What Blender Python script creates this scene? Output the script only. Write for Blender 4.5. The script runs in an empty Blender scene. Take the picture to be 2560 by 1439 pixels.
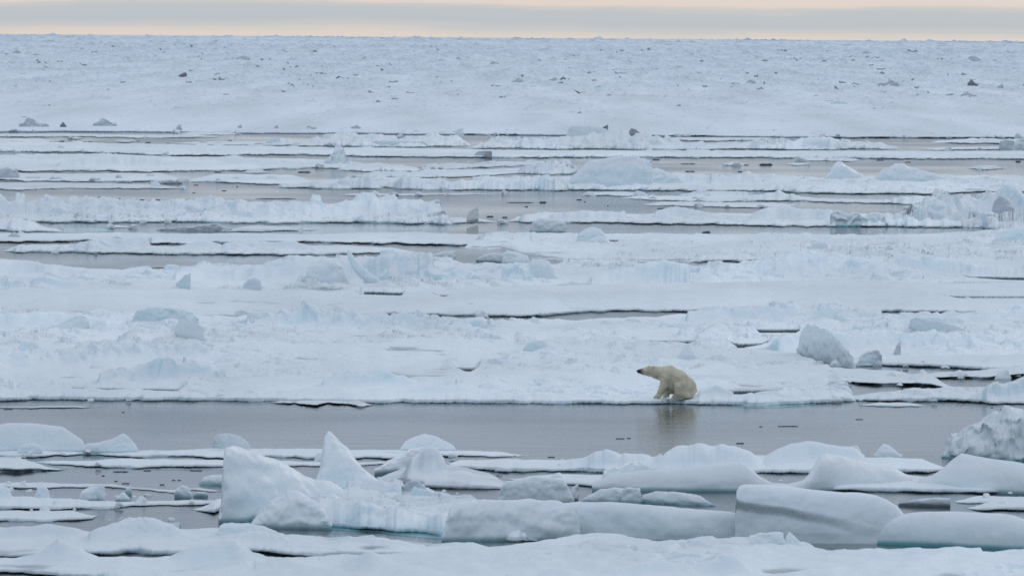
import bpy, math
import numpy as np

# ---------------------------------------------------------------- camera, sky, sun, exposure
SC = bpy.context.scene
W0, H0, F = 2560.0, 1439.0, 20000.0          # photograph size and focal length in its pixels
CAM_H = 15.5                                 # deck of a ship
R_EARTH = 6.371e6
PITCH = math.atan((719.5 - 51.0) / F)
ROLL = math.radians(0.41)

cam_data = bpy.data.cameras.new('camera')
cam = bpy.data.objects.new('camera', cam_data)
SC.collection.objects.link(cam)
cam_data.sensor_fit = 'HORIZONTAL'
cam_data.sensor_width = 36.0
cam_data.lens = 36.0 * F / W0
cam_data.clip_start = 1.0
cam_data.clip_end = 80000.0
from mathutils import Matrix
CM = Matrix.Rotation(math.pi / 2 - PITCH, 4, 'X') @ Matrix.Rotation(ROLL, 4, 'Z')
cam.matrix_world = Matrix.Translation((0, 0, CAM_H)) @ CM
SC.camera = cam
CR = np.array(CM.to_3x3())

SC.view_settings.view_transform = 'Standard'
SC.view_settings.look = 'None'
SC.view_settings.exposure = -0.06
SC.view_settings.gamma = 1.0
SC.cycles.filter_width = 1.7
SC.cycles.max_bounces = 8
SC.cycles.diffuse_bounces = 4
SC.cycles.glossy_bounces = 3
SC.cycles.use_denoising = False

SUN_EL, SUN_ROT = math.radians(24.0), math.radians(35.0)   # veiled sun, behind the scene to the right
world = bpy.data.worlds.new("World")
SC.world = world
world.use_nodes = True
nt = world.node_tree
nt.nodes.clear()
def N(tree, kind, **kw):
    n = tree.nodes.new(kind)
    for k, v in kw.items():
        setattr(n, k, v)
    return n
def ramp(tree, stops, fac=None, interp='LINEAR'):
    r = N(tree, 'ShaderNodeValToRGB')
    r.color_ramp.interpolation = interp
    el = r.color_ramp.elements
    el[0].position, el[0].color = stops[0][0], (*stops[0][1], 1)
    el[1].position, el[1].color = stops[-1][0], (*stops[-1][1], 1)
    for p, c in stops[1:-1]:
        e = el.new(p); e.color = (*c, 1)
    if fac is not None:
        tree.links.new(fac, r.inputs[0])
    return r
def mth(tree, op, a, b=None, c=None):
    n = N(tree, 'ShaderNodeMath', operation=op)
    for i, v in enumerate((a, b, c)):
        if v is None: continue
        if isinstance(v, (int, float)): n.inputs[i].default_value = v
        else: tree.links.new(v, n.inputs[i])
    return n.outputs[0]
def mixc(tree, fac, a, b, blend='MIX'):
    n = N(tree, 'ShaderNodeMix', data_type='RGBA', blend_type=blend)
    for i, v in ((0, fac), (6, a), (7, b)):
        if isinstance(v, (int, float)): n.inputs[i].default_value = v
        elif isinstance(v, tuple): n.inputs[i].default_value = (*v, 1)
        else: tree.links.new(v, n.inputs[i])
    return n.outputs[2]

sky = N(nt, 'ShaderNodeTexSky', sky_type='NISHITA', sun_disc=False)
sky.sun_elevation, sky.sun_rotation = SUN_EL, SUN_ROT
tc = N(nt, 'ShaderNodeTexCoord')
sep = N(nt, 'ShaderNodeSeparateXYZ'); nt.links.new(tc.outputs['Generated'], sep.inputs[0])
# wavy lower and upper border of the long cloud bank on the horizon
mp = N(nt, 'ShaderNodeMapping'); mp.inputs['Scale'].default_value = (30, 30, 500)
nt.links.new(tc.outputs['Generated'], mp.inputs[0])
n1 = N(nt, 'ShaderNodeTexNoise'); n1.inputs['Scale'].default_value = 1.0; n1.inputs['Detail'].default_value = 5
nt.links.new(mp.outputs[0], n1.inputs['Vector'])
mp3 = N(nt, 'ShaderNodeMapping'); mp3.inputs['Scale'].default_value = (9, 9, 60); nt.links.new(tc.outputs['Generated'], mp3.inputs[0])
n3 = N(nt, 'ShaderNodeTexNoise'); n3.inputs['Scale'].default_value = 1.0; n3.inputs['Detail'].default_value = 8; n3.inputs['Roughness'].default_value = 0.6; nt.links.new(mp3.outputs[0], n3.inputs['Vector'])
wob = mth(nt, 'ADD', mth(nt, 'MULTIPLY', mth(nt, 'SUBTRACT', n1.outputs['Fac'], 0.5), 0.0018), mth(nt, 'MULTIPLY', mth(nt, 'SUBTRACT', n3.outputs['Fac'], 0.5), 0.0050))
zz = mth(nt, 'ADD', sep.outputs['Z'], wob)
low = N(nt, 'ShaderNodeMapRange'); low.inputs['From Min'].default_value = -0.0030; low.inputs['From Max'].default_value = 0.0030
nt.links.new(zz, low.inputs['Value'])
PEACH, BANK = (0.80, 0.70, 0.635), (0.575, 0.635, 0.685)
def lz(py): return ((51 - py) / F + 0.0030) / 0.0060
r_low = ramp(nt, [(0.0, PEACH), (lz(90), (0.77, 0.69, 0.64)), (lz(82), (0.70, 0.665, 0.635)), (lz(70), (0.59, 0.61, 0.635)), (lz(56), (0.52, 0.58, 0.63)),
                  (lz(30), (0.535, 0.585, 0.63)), (lz(20), (0.61, 0.62, 0.625)), (lz(8), PEACH), (1.0, PEACH)], low.outputs[0], 'EASE')
lz1 = mth(nt, 'POWER', mth(nt, 'MAXIMUM', sep.outputs['Z'], 0.0), 0.5)
r_hi = ramp(nt, [(0.0, PEACH), (0.065, (0.74, 0.72, 0.71)), (0.10, (0.62, 0.665, 0.72)), (0.15, (0.50, 0.57, 0.66)),
                 (0.22, (0.395, 0.48, 0.605)), (0.30, (0.375, 0.455, 0.58)), (0.45, (0.46, 0.535, 0.63)), (0.72, (0.555, 0.655, 0.78)), (1.0, (0.62, 0.73, 0.87))], lz1)
selz = N(nt, 'ShaderNodeMapRange'); selz.inputs['From Min'].default_value = 0.0022; selz.inputs['From Max'].default_value = 0.0030
nt.links.new(sep.outputs['Z'], selz.inputs['Value'])
deck = mixc(nt, selz.outputs[0], r_low.outputs[0], r_hi.outputs[0])
# soft unevenness of the cloud deck
n2 = N(nt, 'ShaderNodeTexNoise'); n2.inputs['Scale'].default_value = 3.0; n2.inputs['Detail'].default_value = 4
nt.links.new(tc.outputs['Generated'], n2.inputs['Vector'])
var = N(nt, 'ShaderNodeMapRange'); var.inputs['To Min'].default_value = 0.86; var.inputs['To Max'].default_value = 1.14
nt.links.new(n2.outputs['Fac'], var.inputs['Value'])
back = N(nt, 'ShaderNodeMapRange'); back.inputs['From Min'].default_value = 0.1; back.inputs['From Max'].default_value = -0.7
back.inputs['To Min'].default_value = 1.0; back.inputs['To Max'].default_value = 1.34
nt.links.new(sep.outputs['Y'], back.inputs['Value'])  # added fill: sky behind the camera brightened for the ice faces turned this way
deck = mixc(nt, 1.0, deck, back.outputs[0], 'MULTIPLY')
uneven = mixc(nt, selz.outputs[0], (1.0, 1.0, 1.0), var.outputs[0])
deck = mixc(nt, 1.0, deck, uneven, 'MULTIPLY')
skyc = mixc(nt, 1.0, sky.outputs[0], (0.06, 0.06, 0.06), 'MULTIPLY')
tot = mixc(nt, 0.93, skyc, deck)
bg = N(nt, 'ShaderNodeBackground'); bg.inputs['Strength'].default_value = 1.0
nt.links.new(tot, bg.inputs['Color'])
out = N(nt, 'ShaderNodeOutputWorld'); nt.links.new(bg.outputs[0], out.inputs[0])

sun_d = bpy.data.lights.new('sun', 'SUN')
sun_d.energy = 0.5; sun_d.angle = math.radians(18); sun_d.color = (1.0, 0.93, 0.86)
sun = bpy.data.objects.new('sun', sun_d)
SC.collection.objects.link(sun)
# sun_rotation is measured clockwise from +Y
sdir = np.array([math.sin(SUN_ROT) * math.cos(SUN_EL), math.cos(SUN_ROT) * math.cos(SUN_EL), math.sin(SUN_EL)])
from mathutils import Vector
sun.rotation_euler = Vector(-sdir).to_track_quat('-Z', 'Y').to_euler()

# ---------------------------------------------------------------- pixel <-> place
def ray(px, py):
    px, py = np.broadcast_arrays(np.asarray(px, float), np.asarray(py, float))
    c = np.stack([(px - W0 / 2) / F, -(py - H0 / 2) / F, -np.ones_like(px)], -1)
    return c @ CR.T
def unproj(px, py, z=0.0):
    """point at height z above the (curved) sea that the pixel shows"""
    d = ray(px, py)
    hor = np.hypot(d[..., 0], d[..., 1])
    ta = -d[..., 2] / hor
    h = CAM_H - z
    disc = np.maximum(ta * ta - 2 * h / R_EARTH, 1e-12)
    D = R_EARTH * (ta - np.sqrt(disc))
    return D * d[..., 0] / hor, D * d[..., 1] / hor
def mpp(px, py, z=0.0):
    x, y = unproj(px, py, z)
    return np.hypot(x, y) / F
def bend(x, y):
    return -(x * x + y * y) / (2 * R_EARTH)

# ---------------------------------------------------------------- noise
def _h(ix, iy, s):
    v = (ix.astype(np.int64) * 374761393 + iy.astype(np.int64) * 668265263 + s * 1442695041) & 0xFFFFFFFF
    v = ((v ^ (v >> 13)) * 1274126177) & 0xFFFFFFFF
    return ((v ^ (v >> 16)) & 0xFFFF) / 65535.0
def pn(x, y, s=0):
    ix, iy = np.floor(x), np.floor(y)
    fx, fy = x - ix, y - iy
    u, v = fx * fx * fx * (fx * (fx * 6 - 15) + 10), fy * fy * fy * (fy * (fy * 6 - 15) + 10)
    def g(ax, ay):
        a = _h(ix + ax, iy + ay, s) * 2 * np.pi
        return np.cos(a) * (fx - ax) + np.sin(a) * (fy - ay)
    a = g(0, 0) * (1 - u) + g(1, 0) * u
    b = g(0, 1) * (1 - u) + g(1, 1) * u
    return (a * (1 - v) + b * v) * 1.4
def fbm(x, y, s=0, o=4, gain=0.5):
    t, a = 0.0, 1.0
    for k in range(o):
        t = t + a * pn(x * 2 ** k + 17.3 * k, y * 2 ** k - 9.1 * k, s + k)
        a *= gain
    return t
def n1d(x, s=0, o=3):
    return fbm(x, np.zeros_like(x) + s * 3.7 + 0.37, s, o)
def rubble(x, y, s=0, tilt=0.9):
    """broken ice: tilted flat-topped lumps, one per cell, 0..1"""
    ix, iy = np.floor(x), np.floor(y)
    best = np.zeros(np.broadcast(x, y).shape)
    for ax in (-1, 0, 1):
        for ay in (-1, 0, 1):
            cx, cy = ix + ax, iy + ay
            px_ = cx + 0.15 + 0.7 * _h(cx, cy, s); py_ = cy + 0.15 + 0.7 * _h(cx, cy, s + 1)
            hh = 0.15 + 0.85 * _h(cx, cy, s + 2) ** 1.6
            an = _h(cx, cy, s + 5) * 3.1416
            dx, dy = x - px_, y - py_
            ca, sa = np.cos(an), np.sin(an)
            ex, ey = dx * ca + dy * sa, -dx * sa + dy * ca
            r = 0.34 + 0.42 * _h(cx, cy, s + 6)
            q = np.maximum(np.abs(ex) / r, np.abs(ey) / (r * 0.75))
            top = hh + tilt * hh * ((_h(cx, cy, s + 3) - 0.5) * dx + (_h(cx, cy, s + 4) - 0.5) * dy) * 2
            best = np.maximum(best, top * np.clip((1 - q ** 2) * 2.4, 0, 1))
    return best
def sst(a, b, x):
    t = np.clip((x - a) / (b - a), 0, 1)
    return t * t * (3 - 2 * t)

# ---------------------------------------------------------------- objects
def tag(o, label=None, cat=None, group=None, kind=None):
    if label: o['label'] = label
    if cat: o['category'] = cat
    if group: o['group'] = group
    if kind: o['kind'] = kind
    return o
def mk(name, V, Q, mat, hz=None, parent=None, smooth=True, origin=None, attrs=None):
    V = np.asarray(V, np.float64); Q = np.asarray(Q, np.int32)
    if origin is None:
        origin = np.array([V[:, 0].mean(), V[:, 1].mean(), V[:, 2].min()])
    L = (V - origin).astype(np.float32)
    me = bpy.data.meshes.new(name)
    k = Q.shape[1]
    me.vertices.add(len(L)); me.vertices.foreach_set('co', L.ravel())
    me.loops.add(Q.size); me.loops.foreach_set('vertex_index', Q.ravel())
    me.polygons.add(len(Q)); me.polygons.foreach_set('loop_start', np.arange(len(Q), dtype=np.int32) * k)
    me.update(calc_edges=True)
    me.validate()
    if smooth:
        me.polygons.foreach_set('use_smooth', np.ones(len(me.polygons), bool))
    if hz is not None and len(hz) == len(me.vertices):
        a = me.attributes.new('hz', 'FLOAT', 'POINT'); a.data.foreach_set('value', np.asarray(hz, np.float32))
    me.materials.append(mat)
    o = bpy.data.objects.new(name, me)
    SC.collection.objects.link(o)
    if parent is not None:
        o.parent = parent
        o.location = Vector(origin) - parent.location
    else:
        o.location = Vector(origin)
    return o
def gridq(nr, nc, wrap_r=False):
    r = np.arange(nr if wrap_r else nr - 1)[:, None]; c = np.arange(nc - 1)[None, :]
    r2 = (r + 1) % nr
    return np.stack([(r * nc + c), (r * nc + c + 1), (r2 * nc + c + 1), (r2 * nc + c)], -1).reshape(-1, 4)
def P(s):
    """'x,y x,y ...' -> array"""
    return np.array([[float(v) for v in p.split(',')] for p in s.split()])

# ---------------------------------------------------------------- materials
def principled(name):
    m = bpy.data.materials.new(name); m.use_nodes = True
    t = m.node_tree; b = t.nodes['Principled BSDF']
    return m, t, b
def snow_mat(name, snow, ice, wet_shade, lo=0.05, hi=0.16, steep=(0.25, 0.62), rough=0.6, bump=0.25, dirt=0.0, dirtc=(0.3, 0.27, 0.25), sc=1.0, nls=(0.12, 0.035, 0.3), nlr=(0.85, 1.03)):
    m, t, b = principled(name)
    g = N(t, 'ShaderNodeNewGeometry'); tcn = N(t, 'ShaderNodeTexCoord')
    oi = N(t, 'ShaderNodeObjectInfo')
    nz = N(t, 'ShaderNodeTexNoise'); nz.inputs['Scale'].default_value = 0.9 * sc; nz.inputs['Detail'].default_value = 6
    t.links.new(tcn.outputs['Object'], nz.inputs['Vector'])
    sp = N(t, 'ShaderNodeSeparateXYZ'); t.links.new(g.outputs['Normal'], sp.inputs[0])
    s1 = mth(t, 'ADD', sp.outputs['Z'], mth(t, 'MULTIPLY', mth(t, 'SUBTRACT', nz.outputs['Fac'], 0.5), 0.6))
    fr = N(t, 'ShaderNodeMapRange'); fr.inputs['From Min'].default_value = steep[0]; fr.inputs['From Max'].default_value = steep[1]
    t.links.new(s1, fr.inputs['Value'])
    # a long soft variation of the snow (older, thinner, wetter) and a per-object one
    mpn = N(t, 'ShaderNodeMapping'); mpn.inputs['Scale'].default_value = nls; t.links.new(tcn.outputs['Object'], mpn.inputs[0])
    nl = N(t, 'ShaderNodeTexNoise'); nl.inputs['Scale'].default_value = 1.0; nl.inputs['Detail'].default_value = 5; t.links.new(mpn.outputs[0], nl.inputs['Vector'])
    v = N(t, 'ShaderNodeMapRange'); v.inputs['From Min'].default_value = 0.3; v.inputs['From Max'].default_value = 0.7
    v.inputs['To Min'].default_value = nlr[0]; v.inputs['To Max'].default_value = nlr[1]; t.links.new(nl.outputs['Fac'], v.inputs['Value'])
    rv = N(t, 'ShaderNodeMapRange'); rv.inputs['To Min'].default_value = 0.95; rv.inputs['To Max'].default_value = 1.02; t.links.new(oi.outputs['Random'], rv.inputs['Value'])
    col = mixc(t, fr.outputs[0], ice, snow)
    col = mixc(t, 1.0, col, v.outputs[0], 'MULTIPLY'); col = mixc(t, 1.0, col, rv.outputs[0], 'MULTIPLY')
    if dirt > 0:
        nd = N(t, 'ShaderNodeTexNoise'); nd.inputs['Scale'].default_value = 0.45 * sc; nd.inputs['Detail'].default_value = 7
        t.links.new(tcn.outputs['Object'], nd.inputs['Vector'])
        dr = N(t, 'ShaderNodeMapRange'); dr.inputs['From Min'].default_value = 0.50; dr.inputs['From Max'].default_value = 0.68; dr.inputs['To Max'].default_value = dirt
        t.links.new(nd.outputs['Fac'], dr.inputs['Value'])
        col = mixc(t, dr.outputs[0], col, dirtc)
    at = N(t, 'ShaderNodeAttribute', attribute_name='hz')
    hzn = mth(t, 'ADD', at.outputs['Fac'], mth(t, 'MULTIPLY', mth(t, 'SUBTRACT', nz.outputs['Fac'], 0.5), 0.08))
    wr = N(t, 'ShaderNodeMapRange'); wr.inputs['From Min'].default_value = lo; wr.inputs['From Max'].default_value = hi
    t.links.new(hzn, wr.inputs['Value'])
    col = mixc(t, wr.outputs[0], wet_shade, col)  # low hz takes the waterline colour, wet ice with lip shade painted in
    t.links.new(col, b.inputs['Base Color'])
    b.inputs['Roughness'].default_value = rough
    b.inputs['Specular IOR Level'].default_value = 0.25
    bp = N(t, 'ShaderNodeBump'); bp.inputs['Strength'].default_value = bump; bp.inputs['Distance'].default_value = 0.15
    nb = N(t, 'ShaderNodeTexNoise'); nb.inputs['Scale'].default_value = 4.0 * sc; nb.inputs['Detail'].default_value = 6; nb.inputs['Roughness'].default_value = 0.6
    t.links.new(tcn.outputs['Object'], nb.inputs['Vector'])
    t.links.new(nb.outputs['Fac'], bp.inputs['Height']); t.links.new(bp.outputs[0], b.inputs['Normal'])
    return m
WET_SHADE = (0.10, 0.12, 0.14)  # dark of wet ice and of the shade under floe lips, as one colour
M_SNOW = snow_mat('snow_ice', (0.825, 0.855, 0.875), (0.60, 0.735, 0.80), WET_SHADE, steep=(0.35, 0.88))
M_FAR = snow_mat('far_pack_ice', (0.80, 0.835, 0.87), (0.45, 0.565, 0.68), WET_SHADE, lo=-1, hi=-0.5, bump=0.0, steep=(0.3, 0.85), nls=(0.09, 0.004, 0.0), nlr=(0.84, 1.05))
M_BLOCK = snow_mat('block_ice', (0.83, 0.85, 0.87), (0.75, 0.835, 0.865), (0.30, 0.45, 0.49), steep=(0.0, 0.65), bump=0.09, rough=0.5)
M_BLUE = snow_mat('blue_ice', (0.82, 0.85, 0.87), (0.69, 0.81, 0.85), (0.14, 0.36, 0.40), steep=(0.0, 0.6), bump=0.12, rough=0.45)
M_GREY = snow_mat('grey_ice', (0.78, 0.80, 0.83), (0.54, 0.58, 0.625), WET_SHADE, steep=(0.15, 0.8), dirt=0.35, dirtc=(0.4, 0.38, 0.37), bump=0.2)
M_DARK = snow_mat('dark_ice', (0.52, 0.54, 0.58), (0.20, 0.215, 0.245), (0.05, 0.055, 0.065), steep=(0.5, 1.2), dirt=0.4, dirtc=(0.12, 0.115, 0.12))
def water_mat():
    m, t, b = principled('sea_water')
    b.inputs['Base Color'].default_value = (0.018, 0.030, 0.038, 1)
    b.inputs['Roughness'].default_value = 0.06
    b.inputs['IOR'].default_value = 1.333
    tcn = N(t, 'ShaderNodeTexCoord')
    mpn = N(t, 'ShaderNodeMapping'); mpn.inputs['Scale'].default_value = (0.25, 0.5, 1); t.links.new(tcn.outputs['Object'], mpn.inputs[0])
    n = N(t, 'ShaderNodeTexNoise'); n.inputs['Scale'].default_value = 1.0; n.inputs['Detail'].default_value = 6; n.inputs['Roughness'].default_value = 0.62
    t.links.new(mpn.outputs[0], n.inputs['Vector'])
    bp = N(t, 'ShaderNodeBump'); bp.inputs['Distance'].default_value = 0.05
    t.links.new(n.outputs['Fac'], bp.inputs['Height']); t.links.new(bp.outputs[0], b.inputs['Normal'])
    # newly frozen grease ice: large faint patches of rougher surface
    mp2 = N(t, 'ShaderNodeMapping'); mp2.inputs['Scale'].default_value = (0.05, 0.03, 1); t.links.new(tcn.outputs['Object'], mp2.inputs[0])
    n2_ = N(t, 'ShaderNodeTexNoise'); n2_.inputs['Detail'].default_value = 4; n2_.inputs['Scale'].default_value = 1.0; t.links.new(mp2.outputs[0], n2_.inputs['Vector'])
    mp4 = N(t, 'ShaderNodeMapping'); mp4.inputs['Scale'].default_value = (0.03, 0.16, 1); t.links.new(tcn.outputs['Object'], mp4.inputs[0])
    n4 = N(t, 'ShaderNodeTexNoise'); n4.inputs['Detail'].default_value = 5; n4.inputs['Scale'].default_value = 1.0; t.links.new(mp4.outputs[0], n4.inputs['Vector'])
    sr = N(t, 'ShaderNodeMapRange'); sr.inputs['From Min'].default_value = 0.35; sr.inputs['From Max'].default_value = 0.65; sr.inputs['To Min'].default_value = 0.12; sr.inputs['To Max'].default_value = 0.7
    t.links.new(n4.outputs['Fac'], sr.inputs['Value']); t.links.new(sr.outputs[0], bp.inputs['Strength'])
    rr = N(t, 'ShaderNodeMapRange'); rr.inputs['From Min'].default_value = 0.35; rr.inputs['From Max'].default_value = 0.65
    rr.inputs['To Min'].default_value = 0.05; rr.inputs['To Max'].default_value = 0.14
    t.links.new(n2_.outputs['Fac'], rr.inputs['Value']); t.links.new(rr.outputs[0], b.inputs['Roughness'])
    return m
M_WATER = water_mat()
def shelf_mat():
    m, t, b = principled('submerged_ice')
    b.inputs['Base Color'].default_value = (0.13, 0.36, 0.38, 1)
    b.inputs['Roughness'].default_value = 0.08
    b.inputs['IOR'].default_value = 1.333
    return m
M_SHELF = shelf_mat()

# ---------------------------------------------------------------- builders
SEED = [11]
def nseed():
    SEED[0] += 13
    return SEED[0]

EDGES = []
def floe(name, label, near, far, fb=0.28, rough=0.05, rub=0.0, rubsc=1.0, ridges=(), leads=(), mat=None, step=None, under=0.55, jit=1.0,
         cat='ice floe', group=None, rowpx=0.9, rubthr=0.0, farw=0.8, kind=None, seam=False):
    s = nseed()
    near, far = P(near), P(far)
    if near[0, 0] < -40 and far[0, 0] < -40:          # the ice goes on well beyond both sides of the picture
        near = np.concatenate([[[-1000, near[0, 1] + 4]], near]); far = np.concatenate([[[-1000, far[0, 1] + 3]], far])
    if near[-1, 0] > 2600 and far[-1, 0] > 2600:
        near = np.concatenate([near, [[3560, near[-1, 1] + 2]]]); far = np.concatenate([far, [[3560, far[-1, 1] + 2]]])
    x0, x1 = max(near[0, 0], far[0, 0]), min(near[-1, 0], far[-1, 0])
    ym = near[:, 1].mean()
    if step is None:
        step = 2.5 if x1 - x0 > 300 else 1.6
    a_, b_ = max(x0, -60), min(x1, 2620)
    px = np.linspace(a_, b_, max(24, int((b_ - a_) / step)))
    if x0 < a_: px = np.concatenate([np.arange(x0, a_ - 4, 12.0), px])
    if x1 > b_: px = np.concatenate([px, np.arange(b_ + 12, x1 + 12, 12.0)])
    nc = len(px)
    yn, yf = np.interp(px, near[:, 0], near[:, 1]), np.interp(px, far[:, 0], far[:, 1])
    m0 = mpp(1280, ym)
    ps = max(1.0, m0 / 0.0165) ** 0.85
    rough *= 1.7; rub *= 1.45 * ps ** 0.35; fine = 1.0 / ps ** 0.8; jit *= 1.3; rps = ps ** 0.7; rsc = ps ** 1.25
    ends = np.clip(np.minimum(px - x0, x1 - px) / 25.0, 0, 1)
    if ym < 520 and not seam: yn, yf = yn + 1.4 * ends, yf - 0.9 * ends
    # ends that lie inside the picture come to a point
    tw = min(70.0, 0.22 * (x1 - x0))
    if x0 > -40: yf = yn + (yf - yn) * np.clip((px - x0) / tw, 0, 1) ** 0.6
    if x1 < 2600: yf = yn + (yf - yn) * np.clip((x1 - px) / tw, 0, 1) ** 0.6
    dep0 = np.maximum(yn - yf, 0)
    if not seam and not kind: vis = (px > 0) & (px < 2560); EDGES.append((px[vis], yn[vis], yf[vis]))
    ja = np.minimum(0.03 / m0, 3.0) * jit * np.minimum(1, dep0 / 10)
    yn = yn + ja * ends * n1d(px * m0 / 0.9, s, 4)
    if ym < 680: yn = yn + ends * np.minimum(1, dep0 / 8) * (0.9 + ym / 700) * n1d(px / (18 + ym / 14), s + 2, 3)
    yf = yf + 0.6 * ja * ends * n1d(px * m0 / 0.8, s + 3, 4)
    yf = np.minimum(yf, yn - 0.15)
    mm = mpp(px, yn)
    fbc = np.minimum(fb, 0.42 * (yn - yf) * mm) * (0.85 + 0.3 * n1d(px * m0 / 2.5, s + 5, 3))
    fbc = np.maximum(fbc, 0.006)
    xn, Yn = unproj(px, yn, 0.0)
    xf, Yf = unproj(px, yf, fbc)
    Ld = np.maximum(Yf - Yn, 0.25)
    dirx = (xf - xn) / np.maximum(Yf - Yn, 1e-3) * 0 + px * 0
    kx = (px - W0 / 2) / F
    nrows = int(np.clip((yn - yf).max() / rowpx, 8, 320))
    # rows even in the picture: place at even steps of 1/Y
    v = np.linspace(0, 1, nrows)[:, None]
    Yr = 1.0 / ((1 - v) / Yn[None, :] + v / (Yn + Ld)[None, :])
    S = Yr - Yn[None, :]
    # extra rows right behind the near edge
    ex = np.array([0.0, 0.04, 0.14, 0.35, 0.8])[:, None] * np.minimum(1, Ld / 3)[None, :]
    S = np.sort(np.concatenate([ex, S[1:]], 0), 0)
    row_sp = np.median(Ld) / max(nrows, 1)
    for rd in ridges:                      # extra rows where a ridge rises
        pts = P(rd[0])
        Yb = unproj(px, np.interp(px, pts[:, 0], pts[:, 2]), fb)[1]
        w_ = np.linspace(-1.1, 1, 24)[:, None]; rd = (rd[0], rd[1] * rsc, rd[2] * rsc, rd[3])
        Sr = (Yb + rd[1])[None, :] + np.where(w_ < 0, w_ * rd[1] * 1.3, w_ * rd[2] * 1.6) - Yn[None, :]
        S = np.concatenate([S, np.clip(Sr, 0.0, Ld[None, :])], 0)
    S = np.sort(S, 0)
    T = Ld[None, :] - S
    X = xn[None, :] + kx[None, :] * S
    Y = Yn[None, :] + S
    ky = max(1.6, 2.6 * row_sp)
    ledge = np.minimum(1, Ld / 2.0)[None, :]
    wl = float(np.clip((under - 1.2) / 0.4, 0, 1))        # floes with a high dark undercut wall
    envn = 0.34 + 0.36 * wl + (0.38 - 0.30 * wl) * (1 - np.exp(-S / 0.12)) + (0.28 - 0.06 * wl) * (1 - np.exp(-S / 1.3))
    if seam: envn = -0.25 + 1.25 * (1 - np.exp(-S / 2.2)); under = 0.0
    envf = sst(0, 1, T / np.minimum(farw, 0.4 * Ld)[None, :])
    Z = fbc[None, :] * envn * (0.25 + 0.75 * envf)
    em = (1 - np.exp(-S / 1.0)) * (1 - np.exp(-np.maximum(T, 0) / 1.2)) * np.minimum(1, Ld / 5.0)[None, :]
    sc_ = np.minimum(1, fbc / 0.2)[None, :]
    Z = Z + em * sc_ * rough * (1.2 * fbm(X / (7 * ps), Y / (7 * ps * ky), s + 7, 3) + 0.75 * fbm(X / (1.6 * ps), Y / (1.6 * ps * ky), s + 8, 3))
    if rub > 0:
        rubsc = rubsc * rps
        msk = sst(rubthr, rubthr + 0.45, fbm(X / (9 * rubsc), Y / (14 * rubsc * max(1, ky / 3)), s + 21, 3) + 0.25)
        rr = np.maximum(rubble(X / (1.1 * rubsc), Y / (1.1 * rubsc * max(1, ky * 0.5)), s + 31), 0.62 * fine * rubble(X / (0.5 * rubsc), Y / (0.5 * rubsc * max(1, ky)), s + 41))
        rr = np.maximum(rr, 0.24 * fine * rubble(X / (0.27 * rubsc), Y / (0.3 * rubsc * max(1, ky)), s + 45))
        Z = Z + em * msk * rub * (rr + 0.25 * fbm(X / (0.9 * ps), Y / (0.9 * ps * ky), s + 51, 2))
    for rd in ridges:
        pts, wf, wb, ra = P(rd[0]), rd[1] * rsc, rd[2] * rsc, rd[3]
        ok = (px >= pts[0, 0] - 8) & (px <= pts[-1, 0] + 8)
        if not ok.any(): continue
        tp = np.interp(px, pts[:, 0], pts[:, 1]); bs = np.interp(px, pts[:, 0], pts[:, 2])
        endf = sst(0, 1, (px - pts[0, 0] + 8) / 8) * sst(0, 1, (pts[-1, 0] + 8 - px) / 8)
        xb, Yb = unproj(px, bs, fb)
        m1 = np.hypot(xb, Yb) / F
        H = np.maximum(bs - tp, 0) * m1 * endf
        # the crest lies a little behind the foot, so it stands higher in the picture anyway
        H = np.maximum(H - wf * CAM_H / Yb, 0)
        Yc = Yb + wf + 0.35 * wf * n1d(px * m1.mean() / 1.6, s + 61, 3)
        d = Y - Yc[None, :]
        gfn = np.where(d < 0, np.exp(-(np.abs(d) / (wf * 0.75)) ** 2.2), np.exp(-(np.abs(d) / wb) ** 2.0))
        crumple = 1 + 0.3 * fbm(X / (1.5 * ps), Y / (2.2 * ps), s + 67, 3) * min(1, ra + 0.35)
        Z = Z + sst(-0.2, 2.0 * ps ** 1.3, S) ** 0.8 * H[None, :] * gfn * crumple
        if ra > 0:
            rr = np.maximum(rubble(X / (1.1 * rps), Y / (1.1 * rps), s + 71), 0.65 * fine * rubble(X / (0.52 * rps), Y / (0.6 * rps), s + 81)) - 0.42
            ra = ra * 0.75 / ps ** 0.8
            Z = Z + ra * np.minimum(H, 1.0)[None, :] * gfn * rr * 0.9 * envf * (1 - np.exp(-S / (1.2 * ps)))
    for ld in leads:
        pts = P(ld)
        ok = (px >= pts[0, 0]) & (px <= pts[-1, 0])
        ya = np.interp(px, pts[:, 0], pts[:, 1]); yb = np.interp(px, pts[:, 0], pts[:, 2])
        Ya = unproj(px, ya + 0.3 * n1d(px / 9, s + 91, 3), 0.02)[1]; Yb = unproj(px, np.maximum(yb, ya), fbc * 0.8)[1]
        Yb = Ya - (Ya - Yb) * np.clip((yb - ya) / 1.6, 0, 1)
        Ya = np.where(ok, Ya, -1); Yb = np.where(ok, Yb, 0)
        ins = (Y > Yb[None, :]) & (Y < Ya[None, :]) & ok[None, :]
        cal = ok[None, :] * np.clip((yb - ya) / 0.8, 0, 1)[None, :]
        Z = np.where(Y <= Yb[None, :], Z + cal * (fbc[None, :] * 0.8 - Z) * (1 - sst(0, 4, Yb[None, :] - Y)), Z)
        Z = np.where(Y >= Ya[None, :], Z + cal * (0.14 - Z) * (1 - sst(0.4, 3.5, Y - Ya[None, :])), Z)
        Z = np.where(ins, -0.35, Z)
    # undercut front
    u = under * (0.35 + 0.9 * np.clip(0.5 + n1d(px * m0 / 1.4, s + 95, 3), 0, 1.2)) * np.minimum(1, Ld / 1.5)
    def lowrow(sh, z):
        return (xn + kx * sh)[None, :], (Yn + sh)[None, :], np.broadcast_to(z, (nc,))[None, :]
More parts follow.
